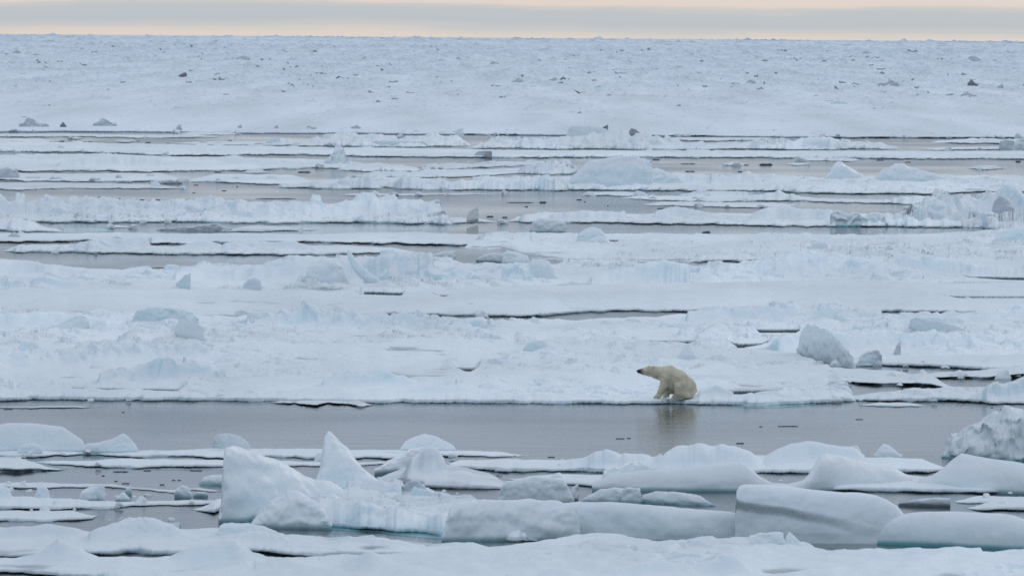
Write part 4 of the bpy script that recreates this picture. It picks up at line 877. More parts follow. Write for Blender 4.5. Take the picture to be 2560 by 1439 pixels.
# blue ridge
B('ice_block', 'thin curved ice fin leaning left on the blue ridge', "867,630 869,625 874,626 886,646 904,664 922,680 944,696 952,702", "867,708 952,710", bot="867,634 872,650 884,674 900,692 920,704 952,706", mat=M_BLUE, fs=0.15, bs=0.5, ef=0.9, zb=0.35, hzmin=0.3, na=0.02)
B('ice_block', 'overhanging snow cornice above a blue cave on the ridge', "764,690 770,668 800,656 840,652 858,664 866,700", "764,712 866,712", bot="764,692 790,696 800,701 836,701 866,702", mat=M_BLOCK, fs=0.3, bs=1.0, ef=0.7, zb=0.5, hzmin=0.3)
B('ice_block', 'blue block under the snow cornice of the ridge', "796,706 800,700 830,699 834,712", "796,713 834,714", mat=M_BLUE, fs=0.3, bs=0.8, zb=0.3, hzmin=0.3)
B('ice_block', 'snow ball shaped lump at the left end of the ridge cave', "742,700 745,688 756,682 768,688 770,704", "742,706 770,707", fs=0.5, bs=0.8, zb=0.3)
B('ice_block', 'blue undercut chunk on the ridge left of centre', "440,708 460,690 480,680 492,674 496,684 486,704 476,716", "440,712 476,718 496,706", mat=M_BLUE, fs=0.15, bs=0.8, zb=0.35, hzmin=0.3)
B('ice_block', 'low blue bellied lump between the undercut chunk and the ridge cave', "608,712 620,698 640,694 652,702 654,718", "608,716 632,722 654,720", mat=M_BLUE, fs=0.3, bs=0.8, zb=0.3, hzmin=0.3)
B('ice_block', 'hook shaped piece with a dark hollow right of the curved fin', "948,690 956,680 972,664 986,662 990,672 980,684 972,690", "948,692 972,692 990,678", mat=M_BLUE, fs=0.2, bs=0.5, zb=0.5, hzmin=0.3)
B('ice_block', 'smooth oval boulder of ice at centre below the dark crack', "1310,690 1316,664 1330,648 1350,646 1372,652 1384,668 1386,690", "1310,694 1386,696", fs=0.5, bs=0.9, zb=0.3, mat=M_BLOCK)
B('ice_block', 'dome of pale blue ice with a snow foot at centre right', "1438,606 1446,584 1462,572 1482,566 1500,572 1514,588 1520,606", "1438,608 1520,610", fs=0.5, bs=0.9, zb=0.2, mat=M_BLUE, hzmin=0.3)
B('ice_block', 'snow mound at the foot of the pale blue dome', "1456,608 1480,594 1500,588 1516,598 1524,610", "1456,611 1524,612", fs=0.6, bs=1.0, zb=0.2)
B('ice_block', 'drifting white chunk afloat before the black waterline at centre', "1324,576 1330,556 1350,546 1380,546 1410,552 1420,566 1416,578", "1324,578 1360,582 1416,581", fs=0.5, bs=0.9, zb=0.0, mat=M_BLOCK)
B('ice_block', 'small isolated grey lump in the channel at centre right', "1755,580 1764,576 1772,573 1776,580", "1755,582 1776,582", fs=0.4, bs=0.8, zb=0.0, mat=M_GREY)
B('ice_block', 'little white block afloat right of the knobbly floe', "1066,650 1080,636 1110,628 1146,626 1150,640 1140,650", "1066,651 1140,652", fs=0.5, bs=0.9, zb=0.1)
B('ice_block', 'second little white block right of the one beside the knobbly floe', "1190,648 1210,636 1230,632 1258,634 1262,646", "1190,650 1262,652", fs=0.5, bs=0.9, zb=0.1)
B('ice_block', 'upright white block before the snow shelf at centre', "1254,660 1258,634 1268,626 1290,628 1320,640 1326,662", "1254,664 1326,665", fs=0.4, bs=0.8, zb=0.2)
B('ice_block', 'grey undercut chunk of the rubble at far right of the snow shelf', "2296,656 2308,640 2320,628 2330,636 2346,650 2356,664", "2296,662 2330,670 2356,666", fs=0.15, bs=0.7, zb=0.4, mat=M_GREY, hzmin=0.3)
B('ice_block', 'dirty brown grey block beside the black ledge at mid right', "2026,622 2034,608 2050,604 2068,608 2070,618", "2026,624 2070,624", fs=0.3, bs=0.7, zb=0.2, mat=M_BLOCK, hzmin=0.3)
# mid distance
B('ice_block', 'grey overturned slab lying on the thin pan at mid left', "390,573 410,570 450,568 500,562 545,558 556,566 580,572 582,576", "390,575 470,575 550,576 582,577", fs=0.3, bs=0.8, ef=0.7, mat=M_GREY, zb=0.0, hzmin=0.2)
B('ice_block', 'overhanging prong of ice over a black hollow at centre', "1166,545 1172,530 1190,518 1206,516 1208,530 1196,540", "1166,548 1196,542 1208,532", fs=0.1, bs=0.6, zb=0.5, hzmin=0.3)
B('ice_block', 'grey faced block on the long black edged floe at right', "1920,540 1924,522 1936,516 1960,518 2010,524 2012,536", "1920,538 1950,540 2012,538", mat=M_GREY, fs=0.2, bs=0.8, zb=0.4, hzmin=0.3)
B('ice_block', 'dirty teal footed chunk at the black waterline on the right', "2074,562 2078,534 2090,526 2130,530 2160,536 2190,530 2214,540 2220,562", "2074,566 2120,566 2160,565 2220,566", mat=M_BLUE, fs=0.5, bs=0.8, zb=0.0, na=0.12, nsc=0.7, facet=0.12)
B('ice_block', 'steep grey flanked peak in the rubble pile at right', "2476,540 2486,500 2500,486 2520,496 2534,518 2542,540", "2476,546 2542,548", mat=M_GREY, fs=0.25, bs=0.8, zb=0.5, hzmin=0.3)
B('ice_block', 'left of the peaks in the white rubble pile at right', "2310,545 2322,512 2342,499 2362,512 2374,545", "2310,548 2374,550", mat=M_BLOCK, fs=0.5, bs=0.8, zb=0.4, na=0.1, hzmin=0.3)
B('ice_block', 'bulging block low in the rubble pile at right', "2390,545 2400,524 2424,516 2446,524 2456,548", "2390,552 2456,554", mat=M_BLOCK, fs=0.4, bs=0.8, zb=0.4, na=0.1, hzmin=0.3)
B('ice_block', 'blue shadowed hump at the right edge under the rubble pile', "2480,600 2500,578 2530,568 2560,566 2620,570", "2480,606 2620,606", mat=M_BLUE, fs=0.4, bs=0.9, zb=0.2, hzmin=0.3)
B('ice_block', 'great flat topped white block, largest in the middle distance', "1420,455 1440,432 1462,412 1480,402 1520,394 1560,390 1584,387 1600,396 1628,402 1630,414 1622,424 1626,444 1640,458", "1420,462 1500,466 1640,464", mat=M_BLOCK, fs=0.35, bs=0.9, ef=1.0, na=0.05, nsc=1.4, zb=0.3, hzmin=0.3)
B('ice_block', 'rough snowy shoulder right of the great flat topped block', "1610,450 1620,424 1640,420 1664,428 1690,440 1710,452", "1610,458 1710,458", fs=0.5, bs=0.9, zb=0.3, na=0.1)
B('ice_block', 'pointed white wedge in the right distance, the sharper of the pair', "2060,442 2076,430 2082,412 2090,403 2102,404 2124,418 2150,434 2166,442", "2060,446 2100,452 2166,446", fs=0.6, bs=0.8, zb=0.3, na=0.05)
B('ice_block', 'broad double crested wedge in the right distance, the longer of the pair', "2186,446 2200,428 2210,420 2226,416 2240,408 2256,408 2270,416 2300,424 2336,432 2366,446", "2186,450 2260,456 2366,450", fs=0.6, bs=0.8, zb=0.3, na=0.06)
B('ice_block', 'snowy spire at left centre beside a tilted slab', "806,406 820,396 832,384 838,366 850,360 860,368 858,382 866,398 872,408", "806,410 872,411", fs=0.4, bs=0.7, zb=0.2, na=0.12, nsc=0.8)
B('ice_block', 'tilted slab with a grey face right of the snowy spire', "850,384 862,386 890,388 920,392 932,402 934,408 890,410 866,404", "850,392 870,408 934,411", mat=M_GREY, fs=0.2, bs=0.9, zb=0.3, hzmin=0.3)
B('ice_block', 'small dark faced knob on the level floe at centre', "1186,386 1196,378 1218,377 1232,378 1230,386", "1186,387 1230,391", mat=M_GREY, fs=0.3, bs=0.7, zb=0.25, hzmin=0.3)
B('ice_block', 'leaning blue white block below the tilted dark slab', "1416,340 1420,322 1430,315 1470,316 1510,320 1540,334 1546,350", "1416,346 1460,356 1546,356", mat=M_BLOCK, fs=0.3, bs=0.9, zb=0.3, hzmin=0.3)
B('ice_slab', 'tilted dark slab balanced on a white block right of centre', "1506,320 1514,314 1530,310 1562,308 1582,310 1584,318 1570,324 1540,330 1520,328", "1506,322 1530,333 1548,331 1584,321", mat=M_DARK, fs=0.1, bs=1.2, ef=0.5, zb=1.4, hzmin=0.3)
B('ice_block', 'white lump propping up the tilted dark slab', "1538,342 1544,326 1556,320 1570,328 1578,342", "1538,346 1578,346", fs=0.4, bs=0.7, zb=0.4, hzmin=0.3)
B('ice_block', 'grey strut leaning from the tilted dark slab to the snow', "1572,330 1578,320 1590,324 1602,334 1600,336", "1572,334 1602,338", fs=0.2, bs=0.4, zb=0.4, mat=M_GREY, hzmin=0.3)
B('ice_block', 'teal hollowed slab at the left end of the rubble bank', "664,354 680,346 704,340 740,340 766,344 750,350 700,356", "664,357 720,358 766,352", mat=M_BLUE, fs=0.2, bs=1.2, zb=0.2)
B('ice_block', 'upright blue white post at the right end of the rubble bank', "1134,344 1138,328 1150,320 1158,322 1160,350", "1134,352 1160,354", mat=M_BLOCK, fs=0.3, bs=0.7, zb=0.4, hzmin=0.3)
B('ice_block', 'teal footed flat block in the rubble bank left of centre', "928,360 932,352 1000,352 1060,354 1070,362", "928,366 1070,367", mat=M_BLUE, fs=0.2, bs=0.9, ef=0.6, zb=0.0)
B('ice_block', 'rounded white mound in the far right lead', "1998,366 2020,350 2040,344 2070,348 2096,362 2106,370", "1998,372 2106,372", fs=0.6, bs=0.9, zb=0.1)
B('ice_block', 'smooth white knob left of the rounded mound in the far right lead', "1872,366 1882,352 1898,348 1912,358 1916,368", "1872,371 1916,371", fs=0.5, bs=0.8, zb=0.1)
B('ice_block', 'grey flat lump stranded against the far pack at right', "1912,350 1930,346 1950,346 1985,348 1988,354", "1912,354 1988,356", mat=M_GREY, fs=0.4, bs=0.9, zb=0.0)
B('ice_block', 'square pale teal block near the right edge in the distance', "2496,372 2500,352 2520,348 2536,352 2538,374", "2496,376 2538,377", mat=M_BLUE, fs=0.3, bs=0.9, ef=0.7, zb=0.1, hzmin=0.3)
B('ice_block', 'tall white block cut by the right edge in the distance', "2530,374 2540,352 2556,344 2580,346 2620,374", "2530,378 2620,378", mat=M_BLOCK, fs=0.3, bs=0.9, zb=0.1, hzmin=0.3)
B('ice_block', 'smooth snow boulder at the left edge of the middle distance', "-40,440 -10,422 20,418 40,424 50,436 48,444", "-40,446 48,447", mat=M_GREY, fs=0.4, bs=0.9, zb=0.1)
# row of dark lumps on the left
for (x, y, w, h, lb) in [(84, 449, 46, 8, 'flat grey lump, first of the row left of the calm water'), (140, 452, 36, 11, 'dark rounded lump with a snow foot, second of the row at left'), (190, 454, 30, 6, 'low dark lump, third of the row at left'),
                         (238, 454, 34, 10, 'squarish black lump in the middle of the row at left'), (297, 449, 17, 14, 'upright grey lump standing highest in the row at left'), (312, 457, 40, 7, 'flat black edged plate below the upright lump at left'),
                         (546, 455, 14, 10, 'single dark knob on the plain snow strip'), (390, 461, 34, 12, 'white capped dark piece afloat at the left of the hollow crumbs'), (430, 459, 50, 10, 'hollow crumbs of ice right of the white capped dark piece'),
                         (800, 420, 24, 12, 'grey pebble like lump on the dark line below the spire')]:
    B('ice_block', lb, f"{x-w/2},{y-h*.4} {x-w*.3},{y-h} {x+w*.1},{y-h*.85} {x+w*.3},{y-h*.9} {x+w/2},{y-h*.3}", y, mat=M_GREY, fs=0.6, bs=0.9, zb=0.02, na=0.12, hzmin=0.12)
# dark far blocks on the pack
RG = np.random.default_rng(9)
for (x, y, w, h, mt, lb) in [
    (456, 192, 28, 11, M_DARK, 'dark boulder of ice alone on the far pack at upper left'), (856, 196, 34, 6, M_DARK, 'thin black ridge lying on the far pack left of centre'),
    (1235, 160, 26, 8, M_GREY, 'small grey tilted block high on the far pack at centre'), (604, 151, 44, 13, M_GREY, 'broad grey hummock near the horizon at left'),
    (710, 131, 18, 10, M_GREY, 'peaked grey hummock near the horizon left of centre'), (1146, 149, 14, 7, M_GREY, 'tiny grey block near the horizon at centre'),
    (1295, 205, 30, 10, M_GREY, 'grey flat block on the far pack just right of centre'), (1384, 202, 36, 11, M_GREY, 'pale grey block with a black neighbour on the far pack'),
    (1408, 199, 17, 7, M_DARK, 'black block touching the pale grey one on the far pack'), (1836, 213, 30, 8, M_GREY, 'low grey lump, left of two close together on the far pack'),
    (1878, 208, 28, 11, M_GREY, 'pale lump, right of two close together on the far pack'), (2140, 213, 22, 8, M_GREY, 'small grey lump left of the big grey block at upper right'),
    (2222, 215, 54, 16, M_GREY, 'biggest grey block on the far pack at upper right'), (2432, 214, 26, 17, M_DARK, 'dark top heavy block on the far pack near the right edge'),
    (2166, 135, 28, 8, M_GREY, 'grey hummock just under the horizon at right'), (2433, 153, 36, 14, M_GREY, 'jagged grey hummock near the horizon by the right edge'),
    (1970, 152, 34, 13, M_BLUE, 'blue block near the horizon right of centre'), (85, 315, 74, 22, M_GREY, 'grey tilted slab on the rim of the far pack at left'),
    (158, 316, 16, 11, M_DARK, 'dark spur at the rim of the far pack right of the grey tilted slab'), (262, 313, 60, 17, M_GREY, 'peaked grey snow heap on the rim of the far pack at left'),
    (448, 324, 16, 14, M_GREY, 'upright grey fang on the rim of the far pack'), (778, 321, 26, 8, M_GREY, 'grey lump on the thin line under the far pack'),
    (890, 320, 24, 8, M_GREY, 'second grey lump on the thin line, right of the first under the far pack'), (690, 319, 12, 7, M_GREY, 'small grey nub on the pack rim left of centre'),
    (600, 318, 10, 8, M_GREY, 'tiny pointed nub on the pack rim at left'), (2255, 206, 20, 4, M_DARK, 'thin dark tail of the biggest grey block'),
    (2500, 222, 20, 12, M_GREY, 'faint grey block right of and below the top heavy one'), (2420, 240, 44, 12, M_GREY, 'faint pale mound on the far pack near the right edge'),
    (40, 134, 24, 10, M_GREY, 'grey hummock near the horizon at the far left'), (90, 140, 34, 7, M_GREY, 'grey wedge near the horizon right of the far left hummock'),
    (232, 122, 16, 7, M_GREY, 'slanted hummock near the horizon, left of the broad grey one'), (365, 148, 30, 8, M_BLUE, 'blue grey crumbled hummock left of the broad grey one near the horizon'),
    (535, 106, 26, 7, M_GREY, 'grey bump under the skyline at left'), (1150, 128, 20, 10, M_BLUE, 'blue bump near the horizon at centre'), (1405, 135, 14, 5, M_GREY, 'grey speck of a block near the horizon right of centre'),
    (1500, 219, 30, 8, M_BLUE, 'blue patch of a block on the far pack right of centre'), (2098, 258, 44, 6, M_BLUE, 'blue streak of a low slab on the far pack at right'), (2150, 172, 40, 9, M_BLUE, 'bright blue tilted slab near the horizon at right'),
    (540, 187, 24, 6, M_GREY, 'small grey ledge on the far pack right of the dark boulder'), (500, 204, 26, 5, M_BLUE, 'faint blue lens on the far pack below the dark boulder')]:
    q = RG.random(8)
    pk = -0.32 + 0.64 * q[0]
    B('ice_block', lb, f"{x-w/2},{y-h*(.05+.3*q[1])} {x+w*(pk-.5)/2},{y-h*(.35+.5*q[2])} {x+w*(pk-.06)},{y-h} {x+w*(pk+.10)},{y-h*(.8+.15*q[3])} {x+w*(pk+.5)/2},{y-h*(.3+.55*q[4])} {x+w/2},{y-h*(.05+.25*q[5])}", y + 1, mat=mt, fs=0.25, bs=0.8, ef=0.8, zb=0.3, na=0.14, hzmin=0.3, facet=0.1, ny=10)
# loose lumps of broken ice along the floe edges: a few shapes, each lump its own object
def lump_mesh(k, mat):
    s = nseed()
    th = np.linspace(0.0, np.pi * 0.62, 12)[:, None]; ph = np.linspace(0, 2 * np.pi, 25)[None, :]
    d = np.stack([np.sin(th) * np.cos(ph), np.sin(th) * np.sin(ph), np.cos(th) + 0 * ph], -1)
    rg = np.random.default_rng(100 + k)
    r = np.full(d.shape[:2], 9.0)
    for q in range(13):                        # broken faces: intersection of random planes
        nrm = rg.normal(size=3); nrm /= np.linalg.norm(nrm)
        if nrm[2] < -0.2: nrm[2] *= -1
        c = np.maximum(d @ nrm, 1e-3)
        r = np.minimum(r, (0.55 + 0.45 * rg.random()) / c)
    r = np.minimum(r, 1.25) + 0.05 * fbm(d[..., 0] * 3, d[..., 2] * 3 + d[..., 1], s, 3)
    V = d * r[..., None]
    V[:, -1] = V[:, 0]
    o = mk('ice_lump', V.reshape(-1, 3), gridq(12, 25), mat, np.maximum(V[..., 2].ravel() * 0 + 0.3, 0.3), origin=np.zeros(3))
    return o
protos = [lump_mesh(k, M_BLOCK if k < 6 else (M_BLUE if k < 8 else M_GREY)) for k in range(10)]
used = [False] * 10
rl = np.random.default_rng(21)
def lump(x, y, w, h, label, group, zb=0.14):
    k = int(rl.integers(0, 10))
    src = protos[k]
    if used[k]:
        o = src.copy(); SC.collection.objects.link(o)
    else:
        o = src; used[k] = True
    X_, Y_ = unproj(x, y, zb); m_ = float(np.hypot(X_, Y_)) / F
    sx = w * m_ / 2
    o.location = (float(X_), float(Y_) + 0.5 * sx, zb - 0.02 + float(bend(X_, Y_)))
    o.scale = (sx, sx * (0.6 + 0.5 * rl.random()), h * m_)
    o.rotation_euler = (0, 0, rl.random() * 6.28)
    tag(o, label, 'ice lump', group)
zones = [(300, 480, 105, 'small white lump of broken ice on the far broken floes near the pack rim', 'ice lumps on the far broken floes'),
         (480, 660, 75, 'small white lump of broken ice along the floe edges in the middle distance', 'ice lumps on the middle floes'),
         (660, 1010, 60, 'small snowy lump of ice lying on the wide snow fields around the bear', 'ice lumps on the snow fields'),
         (1100, 1300, 40, 'small white lump of broken ice on the foreground floes', 'ice lumps on the foreground floes')]
for (ya_, yb_, n_, lb, gr) in zones:
    cand = [e for e in EDGES if ya_ <= np.median(e[1]) < yb_]
    wts = np.array([min(len(e[0]), 700) ** 0.8 for e in cand], float); wts /= wts.sum()
    big_ = 1.7 if ya_ == 660 else (1.45 if ya_ < 660 else 1.0)
    for q in range(n_):
        e = cand[rl.choice(len(cand), p=wts)]
        # lumps gather in clumps
        cx = rl.choice(len(e[0])) if q % 3 == 0 else int(np.clip(last + rl.normal() * 18, 0, len(e[0]) - 1)) if last < len(e[0]) else rl.choice(len(e[0]))
        last = cx
        x = float(e[0][cx])
        if not 0 < x < 2560: continue
        sc_px = 0.55 + 0.55 * (e[1][cx] / 1000)
        u = rl.random() ** 1.5
        y = float(e[1][cx] - (2.0 + u * max(0, e[1][cx] - e[2][cx] - 4)) )
        if abs(x - 1670) < 130 and 900 < y < 1015: continue
        w = (9 + 22 * rl.random() ** 2.2) * sc_px * big_
        lump(x, y, w, w * (0.22 + 0.33 * rl.random()), lb, gr)

for q in range(70):                        # along the rim of the far pack
    x = float(rl.random() * 2560) if q % 3 == 0 else float(np.clip(x + rl.normal() * 25, 0, 2559))
    y = float(np.interp(x, [0, 1000, 2560], [330, 336, 345])) - 1 - 14 * rl.random() ** 2
    w = 6 + 18 * rl.random() ** 2
    lump(x, y, w, w * (0.25 + 0.35 * rl.random()), 'small lump of ice along the near rim of the far pack', 'ice lumps on the rim of the far pack', 0.3)
for (cx, cy, rx, n_) in [(520, 1236, 60, 8), (60, 1228, 60, 6), (300, 1238, 70, 7), (330, 1300, 80, 6), (560, 1290, 30, 4), (1080, 1232, 50, 4), (1690, 1244, 60, 5), (1980, 1196, 40, 3)]:
    for q in range(n_):
        x, y = cx + rx * rl.normal() * 0.6, cy + rl.normal() * 4
        w = 6 + 20 * rl.random() ** 2
        lump(float(x), float(y), w, w * (0.25 + 0.3 * rl.random()), 'white crumb of brash ice floating between the foreground floes', 'brash ice between the foreground floes', 0.0)

# submerged turquoise ice feet, parts of the floes they belong to
def shelf(owner_label, near, far):
    ow = [o for o in SC.collection.objects if o.get('label') == owner_label][0]
    near, far = P(near), P(far)
    px = np.linspace(near[0, 0], near[-1, 0], 80)
    yn = np.interp(px, near[:, 0], near[:, 1]) + 0.5 * n1d(px / 30, 5, 3); yf = np.interp(px, far[:, 0], far[:, 1])
    rows = [unproj(px, yn * (1 - v) + yf * v, 0.0) for v in (0, 0.25, 0.5, 0.75, 1)]
    X = np.array([r[0] for r in rows]); Y = np.array([r[1] for r in rows])
    Z = 0.004 + bend(X, Y)
    bpy.context.view_layer.update()
    mk('submerged_foot', np.stack([X, Y, Z], -1).reshape(-1, 3), gridq(5, 80), M_SHELF, parent=ow)
shelf('rugged floe carrying the tall shark fin shaped ice peak', "560,1288 640,1312 800,1322 950,1330 1000,1338 1100,1346 1168,1342", "560,1270 640,1300 800,1312 950,1320 1050,1326 1130,1334 1168,1338")
shelf('smooth white floe with black caves under its front edge at mid left', "160,581 200,582 280,578", "160,570 200,568 280,572")
shelf('wide snow field floe with the polar bear sitting at its edge', "1830,1014 1880,1018 1950,1018 2040,1012", "1830,1008 1880,1006 1950,1006 2040,1004")

# ---------------------------------------------------------------- small fragments in the water
chips([(1550, 1096, 22, 2), (1572, 1095, 10, 1.5), (1850, 1108, 20, 3), (1970, 1065, 50, 2.2), (2148, 1048, 18, 1.8), (1378, 1142, 18, 2.2), (308, 1030, 7, 2.2), (20, 1023, 22, 1.8), (1902, 1066, 8, 1.2), (2515, 1023, 30, 2.5), (2480, 1019, 6, 2)],
      'small thin dark ice fragment floating in the channel before the bear', 'dark fragments in the bear\'s channel')
chips([(302, 1179, 38, 3), (258, 1189, 8, 3), (368, 1176, 18, 2), (434, 1200, 9, 2.4), (448, 1200, 9, 2), (314, 1208, 18, 2.4), (290, 1202, 8, 2), (405, 1211, 12, 2.5), (490, 1176, 30, 2)],
      'tiny black ice fragment in the pool left of the shark fin peak', 'black fragments in the lower left pool')
chips([(355, 500, 12, 2), (395, 500, 12, 2.2), (433, 502, 5, 2), (460, 501, 6, 2), (506, 502, 4, 1.6), (560, 477, 12, 2.2), (485, 482, 8, 2), (593, 467, 6, 2), (690, 497, 100, 2), (490, 463, 14, 2)],
      'tiny dark ice fragment on the calm water at left above the hummocked floe', 'dark fragments on the calm left water')
chips([(1300, 507, 70, 2.2), (1357, 507, 18, 5), (1316, 517, 8, 3), (1448, 500, 14, 3), (1462, 505, 5, 2.5), (957, 504, 5, 2), (977, 501, 12, 2), (985, 512, 5, 2), (1003, 513, 10, 3), (1652, 522, 20, 3), (1225, 542, 18, 4), (1262, 544, 14, 3.5), (1520, 515, 5, 2)],
      'small dark ice fragment on the pale open water at centre', 'dark fragments on the pale centre water')
chips([(1720, 410, 40, 2.2), (1725, 429, 26, 2.5), (1850, 430, 12, 3), (1865, 413, 14, 2.5), (1915, 413, 34, 7), (1845, 396, 20, 2.5), (2270, 406, 16, 2.5), (2200, 401, 20, 3), (1620, 405, 20, 2.5), (2545, 405, 14, 5), (1640, 400, 20, 3)],
      'grey ice fragment drifting in the lead below the level floe at right', 'fragments in the right lead')
chips([(500, 357, 10, 3), (543, 358, 26, 2.5), (575, 352, 12, 2), (225, 355, 8, 2), (155, 354, 14, 3), (370, 357, 14, 2.5), (610, 333, 8, 3), (545, 431, 20, 2.5), (760, 431, 34, 4), (1010, 347, 20, 3), (648, 362, 30, 4), (700, 359, 44, 3)],
      'small dark ice fragment in the narrow leads of the left distance', 'fragments in the left leads')
chips([(230, 665, 0.1, 0.1)][:0] + [(410, 670, 60, 2), (590, 640, 10, 2)], 'faint reddish dark sliver on the pool above the blue ridge', 'slivers on the mid left pool')

# ---------------------------------------------------------------- polar bear
def build_bear():
    ox, oy = unproj(1690, 993.5, 0.24)
    ox, oy = float(ox), float(oy)
    vs = 0.019
    lo = np.array([-1.75, -0.66, -0.08]); hi = np.array([1.0, 0.66, 1.50])
    n = np.ceil((hi - lo) / vs).astype(int)
    gx, gy, gz = [lo[i] + vs * np.arange(n[i]) for i in range(3)]
    X, Y, Z = np.meshgrid(gx, gy, gz, indexing='ij')
    def cap(a, b, ra, rb, sy=1.0):
        a, b = np.array(a, float), np.array(b, float)
        d = b - a
        px_, py_, pz_ = X - a[0], (Y - a[1]) / sy, Z - a[2]
        d2 = np.array([d[0], d[1] / sy, d[2]])
        t_ = np.clip((px_ * d2[0] + py_ * d2[1] + pz_ * d2[2]) / (d2 @ d2), 0, 1)
        return np.sqrt((px_ - t_ * d2[0]) ** 2 + (py_ - t_ * d2[1]) ** 2 + (pz_ - t_ * d2[2]) ** 2) - (ra + (rb - ra) * t_)
    def smin(a, b, k):
        h = np.clip(0.5 + 0.5 * (b - a) / k, 0, 1)
        return b * (1 - h) + a * h - k * h * (1 - h)
    # trunk: sloping from the high shoulders down to the rump on the ice
    S = cap((-0.30, 0, 0.88), (0.06, 0, 0.72), 0.375, 0.40, 1.02)
    S = smin(S, cap((0.06, 0, 0.72), (0.40, 0, 0.42), 0.40, 0.41, 1.02), 0.12)
    S = smin(S, cap((0.40, 0, 0.42), (0.43, 0, 0.26), 0.40, 0.36, 1.02), 0.10)
    S = smin(S, cap((-0.20, 0, 0.54), (0.10, 0, 0.50), 0.33, 0.36, 0.95), 0.10)
    S = smin(S, cap((-0.22, 0.05, 0.40), (0.10, 0.05, 0.40), 0.25, 0.30, 0.9), 0.08)
    S = smin(S, cap((-0.44, 0, 1.06), (-0.24, 0, 1.08), 0.20, 0.225), 0.12)
    S = smin(S, cap((-0.46, 0, 0.93), (-0.80, 0, 1.01), 0.31, 0.245), 0.10)
    S = smin(S, cap((-0.80, 0, 1.02), (-1.08, 0, 1.085), 0.235, 0.185), 0.08)
    S = smin(S, cap((-1.12, 0, 1.10), (-1.28, 0, 1.075), 0.175, 0.135), 0.06)
    S = smin(S, cap((-1.22, 0, 1.075), (-1.505, 0, 1.055), 0.135, 0.086), 0.05)
    S = smin(S, cap((-1.08, 0, 0.98), (-1.36, 0, 1.01), 0.13, 0.085), 0.05)
    for sg in (-1, 1):
        S = smin(S, cap((-0.93, sg * 0.135, 1.19), (-0.915, sg * 0.15, 1.255), 0.045, 0.035), 0.025)
    # forelegs
    S = smin(S, cap((-0.40, -0.17, 0.78), (-0.50, -0.24, 0.46), 0.25, 0.172), 0.08)
    S = smin(S, cap((-0.50, -0.24, 0.46), (-0.71, -0.26, 0.10), 0.168, 0.115), 0.05)
    S = smin(S, cap((-0.70, -0.26, 0.06), (-0.85, -0.27, 0.035), 0.085, 0.055, 1.15), 0.05)
    S = smin(S, cap((-0.32, 0.18, 0.74), (-0.32, 0.24, 0.42), 0.24, 0.17), 0.08)
    S = smin(S, cap((-0.32, 0.24, 0.42), (-0.38, 0.25, 0.10), 0.17, 0.13), 0.05)
    S = smin(S, cap((-0.38, 0.25, 0.06), (-0.50, 0.26, 0.035), 0.085, 0.055, 1.15), 0.05)
    # haunches and hind feet
    for sg in (-1, 1):
        th_ = cap((0.18, sg * 0.34, 0.43), (0.19, sg * 0.34, 0.22), 0.285, 0.275, 0.72)
        S = smin(S, th_, 0.012)
        S = smin(S, cap((0.42, sg * 0.30, 0.12), (0.08, sg * 0.34, 0.065), 0.15, 0.085), 0.05)
        S = smin(S, cap((0.08, sg * 0.35, 0.055), (-0.10, sg * 0.36, 0.035), 0.075, 0.05, 1.1), 0.04)
    S = smin(S, cap((0.76, 0, 0.34), (0.83, 0, 0.27), 0.06, 0.045), 0.06)
    # loose skin and fur
    S = S + 0.010 * fbm(X * 5 + Y * 3.1, Z * 5 - Y * 2.3, 5, 3) + 0.007 * np.sin(X * 42 + Z * 16) * np.exp(-((X + 0.82) / 0.13) ** 2) * sst(0.6, 0.9, Z)
    S = np.maximum(S, -(Z + 0.012))
    # surface nets
    ins = S < 0
    c = [S[i:n[0] - 1 + i, j:n[1] - 1 + j, k:n[2] - 1 + k] for i in (0, 1) for j in (0, 1) for k in (0, 1)]
    offs = [(i, j, k) for i in (0, 1) for j in (0, 1) for k in (0, 1)]
    cs = np.stack([q < 0 for q in c]); act = cs.any(0) & ~cs.all(0)
    acc = np.zeros(act.shape + (3,)); cnt = np.zeros(act.shape)
    for a in range(8):
        for b in range(a + 1, 8):
            df = [offs[b][i] - offs[a][i] for i in range(3)]
            if sum(abs(v) for v in df) != 1: continue
            cross = cs[a] != cs[b]
            tt = np.where(cross, c[a] / np.where(cross, c[a] - c[b], 1), 0)
            for i in range(3):
                acc[..., i] += np.where(cross, offs[a][i] + df[i] * tt, 0)
            cnt += cross
    idx = -np.ones(act.shape, int); idx[act] = np.arange(act.sum())
    cell = np.stack(np.nonzero(act), -1)
    V = (cell + acc[act] / cnt[act][:, None]) * vs + lo
    Q = []
    for ax in range(3):
        o1, o2 = [(1, 2), (2, 0), (0, 1)][ax]
        sl = [slice(None)] * 3; sl2 = [slice(None)] * 3
        sl[ax] = slice(0, n[ax] - 1); sl2[ax] = slice(1, n[ax])
        A, Bq = ins[tuple(sl)], ins[tuple(sl2)]
        e = np.stack(np.nonzero(A != Bq), -1)
        e = e[(e[:, o1] > 0) & (e[:, o2] > 0) & (e[:, o1] < n[o1] - 1) & (e[:, o2] < n[o2] - 1)]
        u1 = np.zeros(3, int); u1[o1] = 1; u2 = np.zeros(3, int); u2[o2] = 1
        q = np.stack([idx[tuple((e - u1 - u2).T)], idx[tuple((e - u2).T)], idx[tuple(e.T)], idx[tuple((e - u1).T)]], -1)
        flip = ~A[tuple(e.T)]
        q[flip] = q[flip][:, ::-1]
        Q.append(q)
    Q = np.concatenate(Q)
    m, t, b = principled('bear_fur')
    tcn = N(t, 'ShaderNodeTexCoord')
    nz = N(t, 'ShaderNodeTexNoise'); nz.inputs['Scale'].default_value = 3.2; nz.inputs['Detail'].default_value = 6; t.links.new(tcn.outputs['Object'], nz.inputs['Vector'])
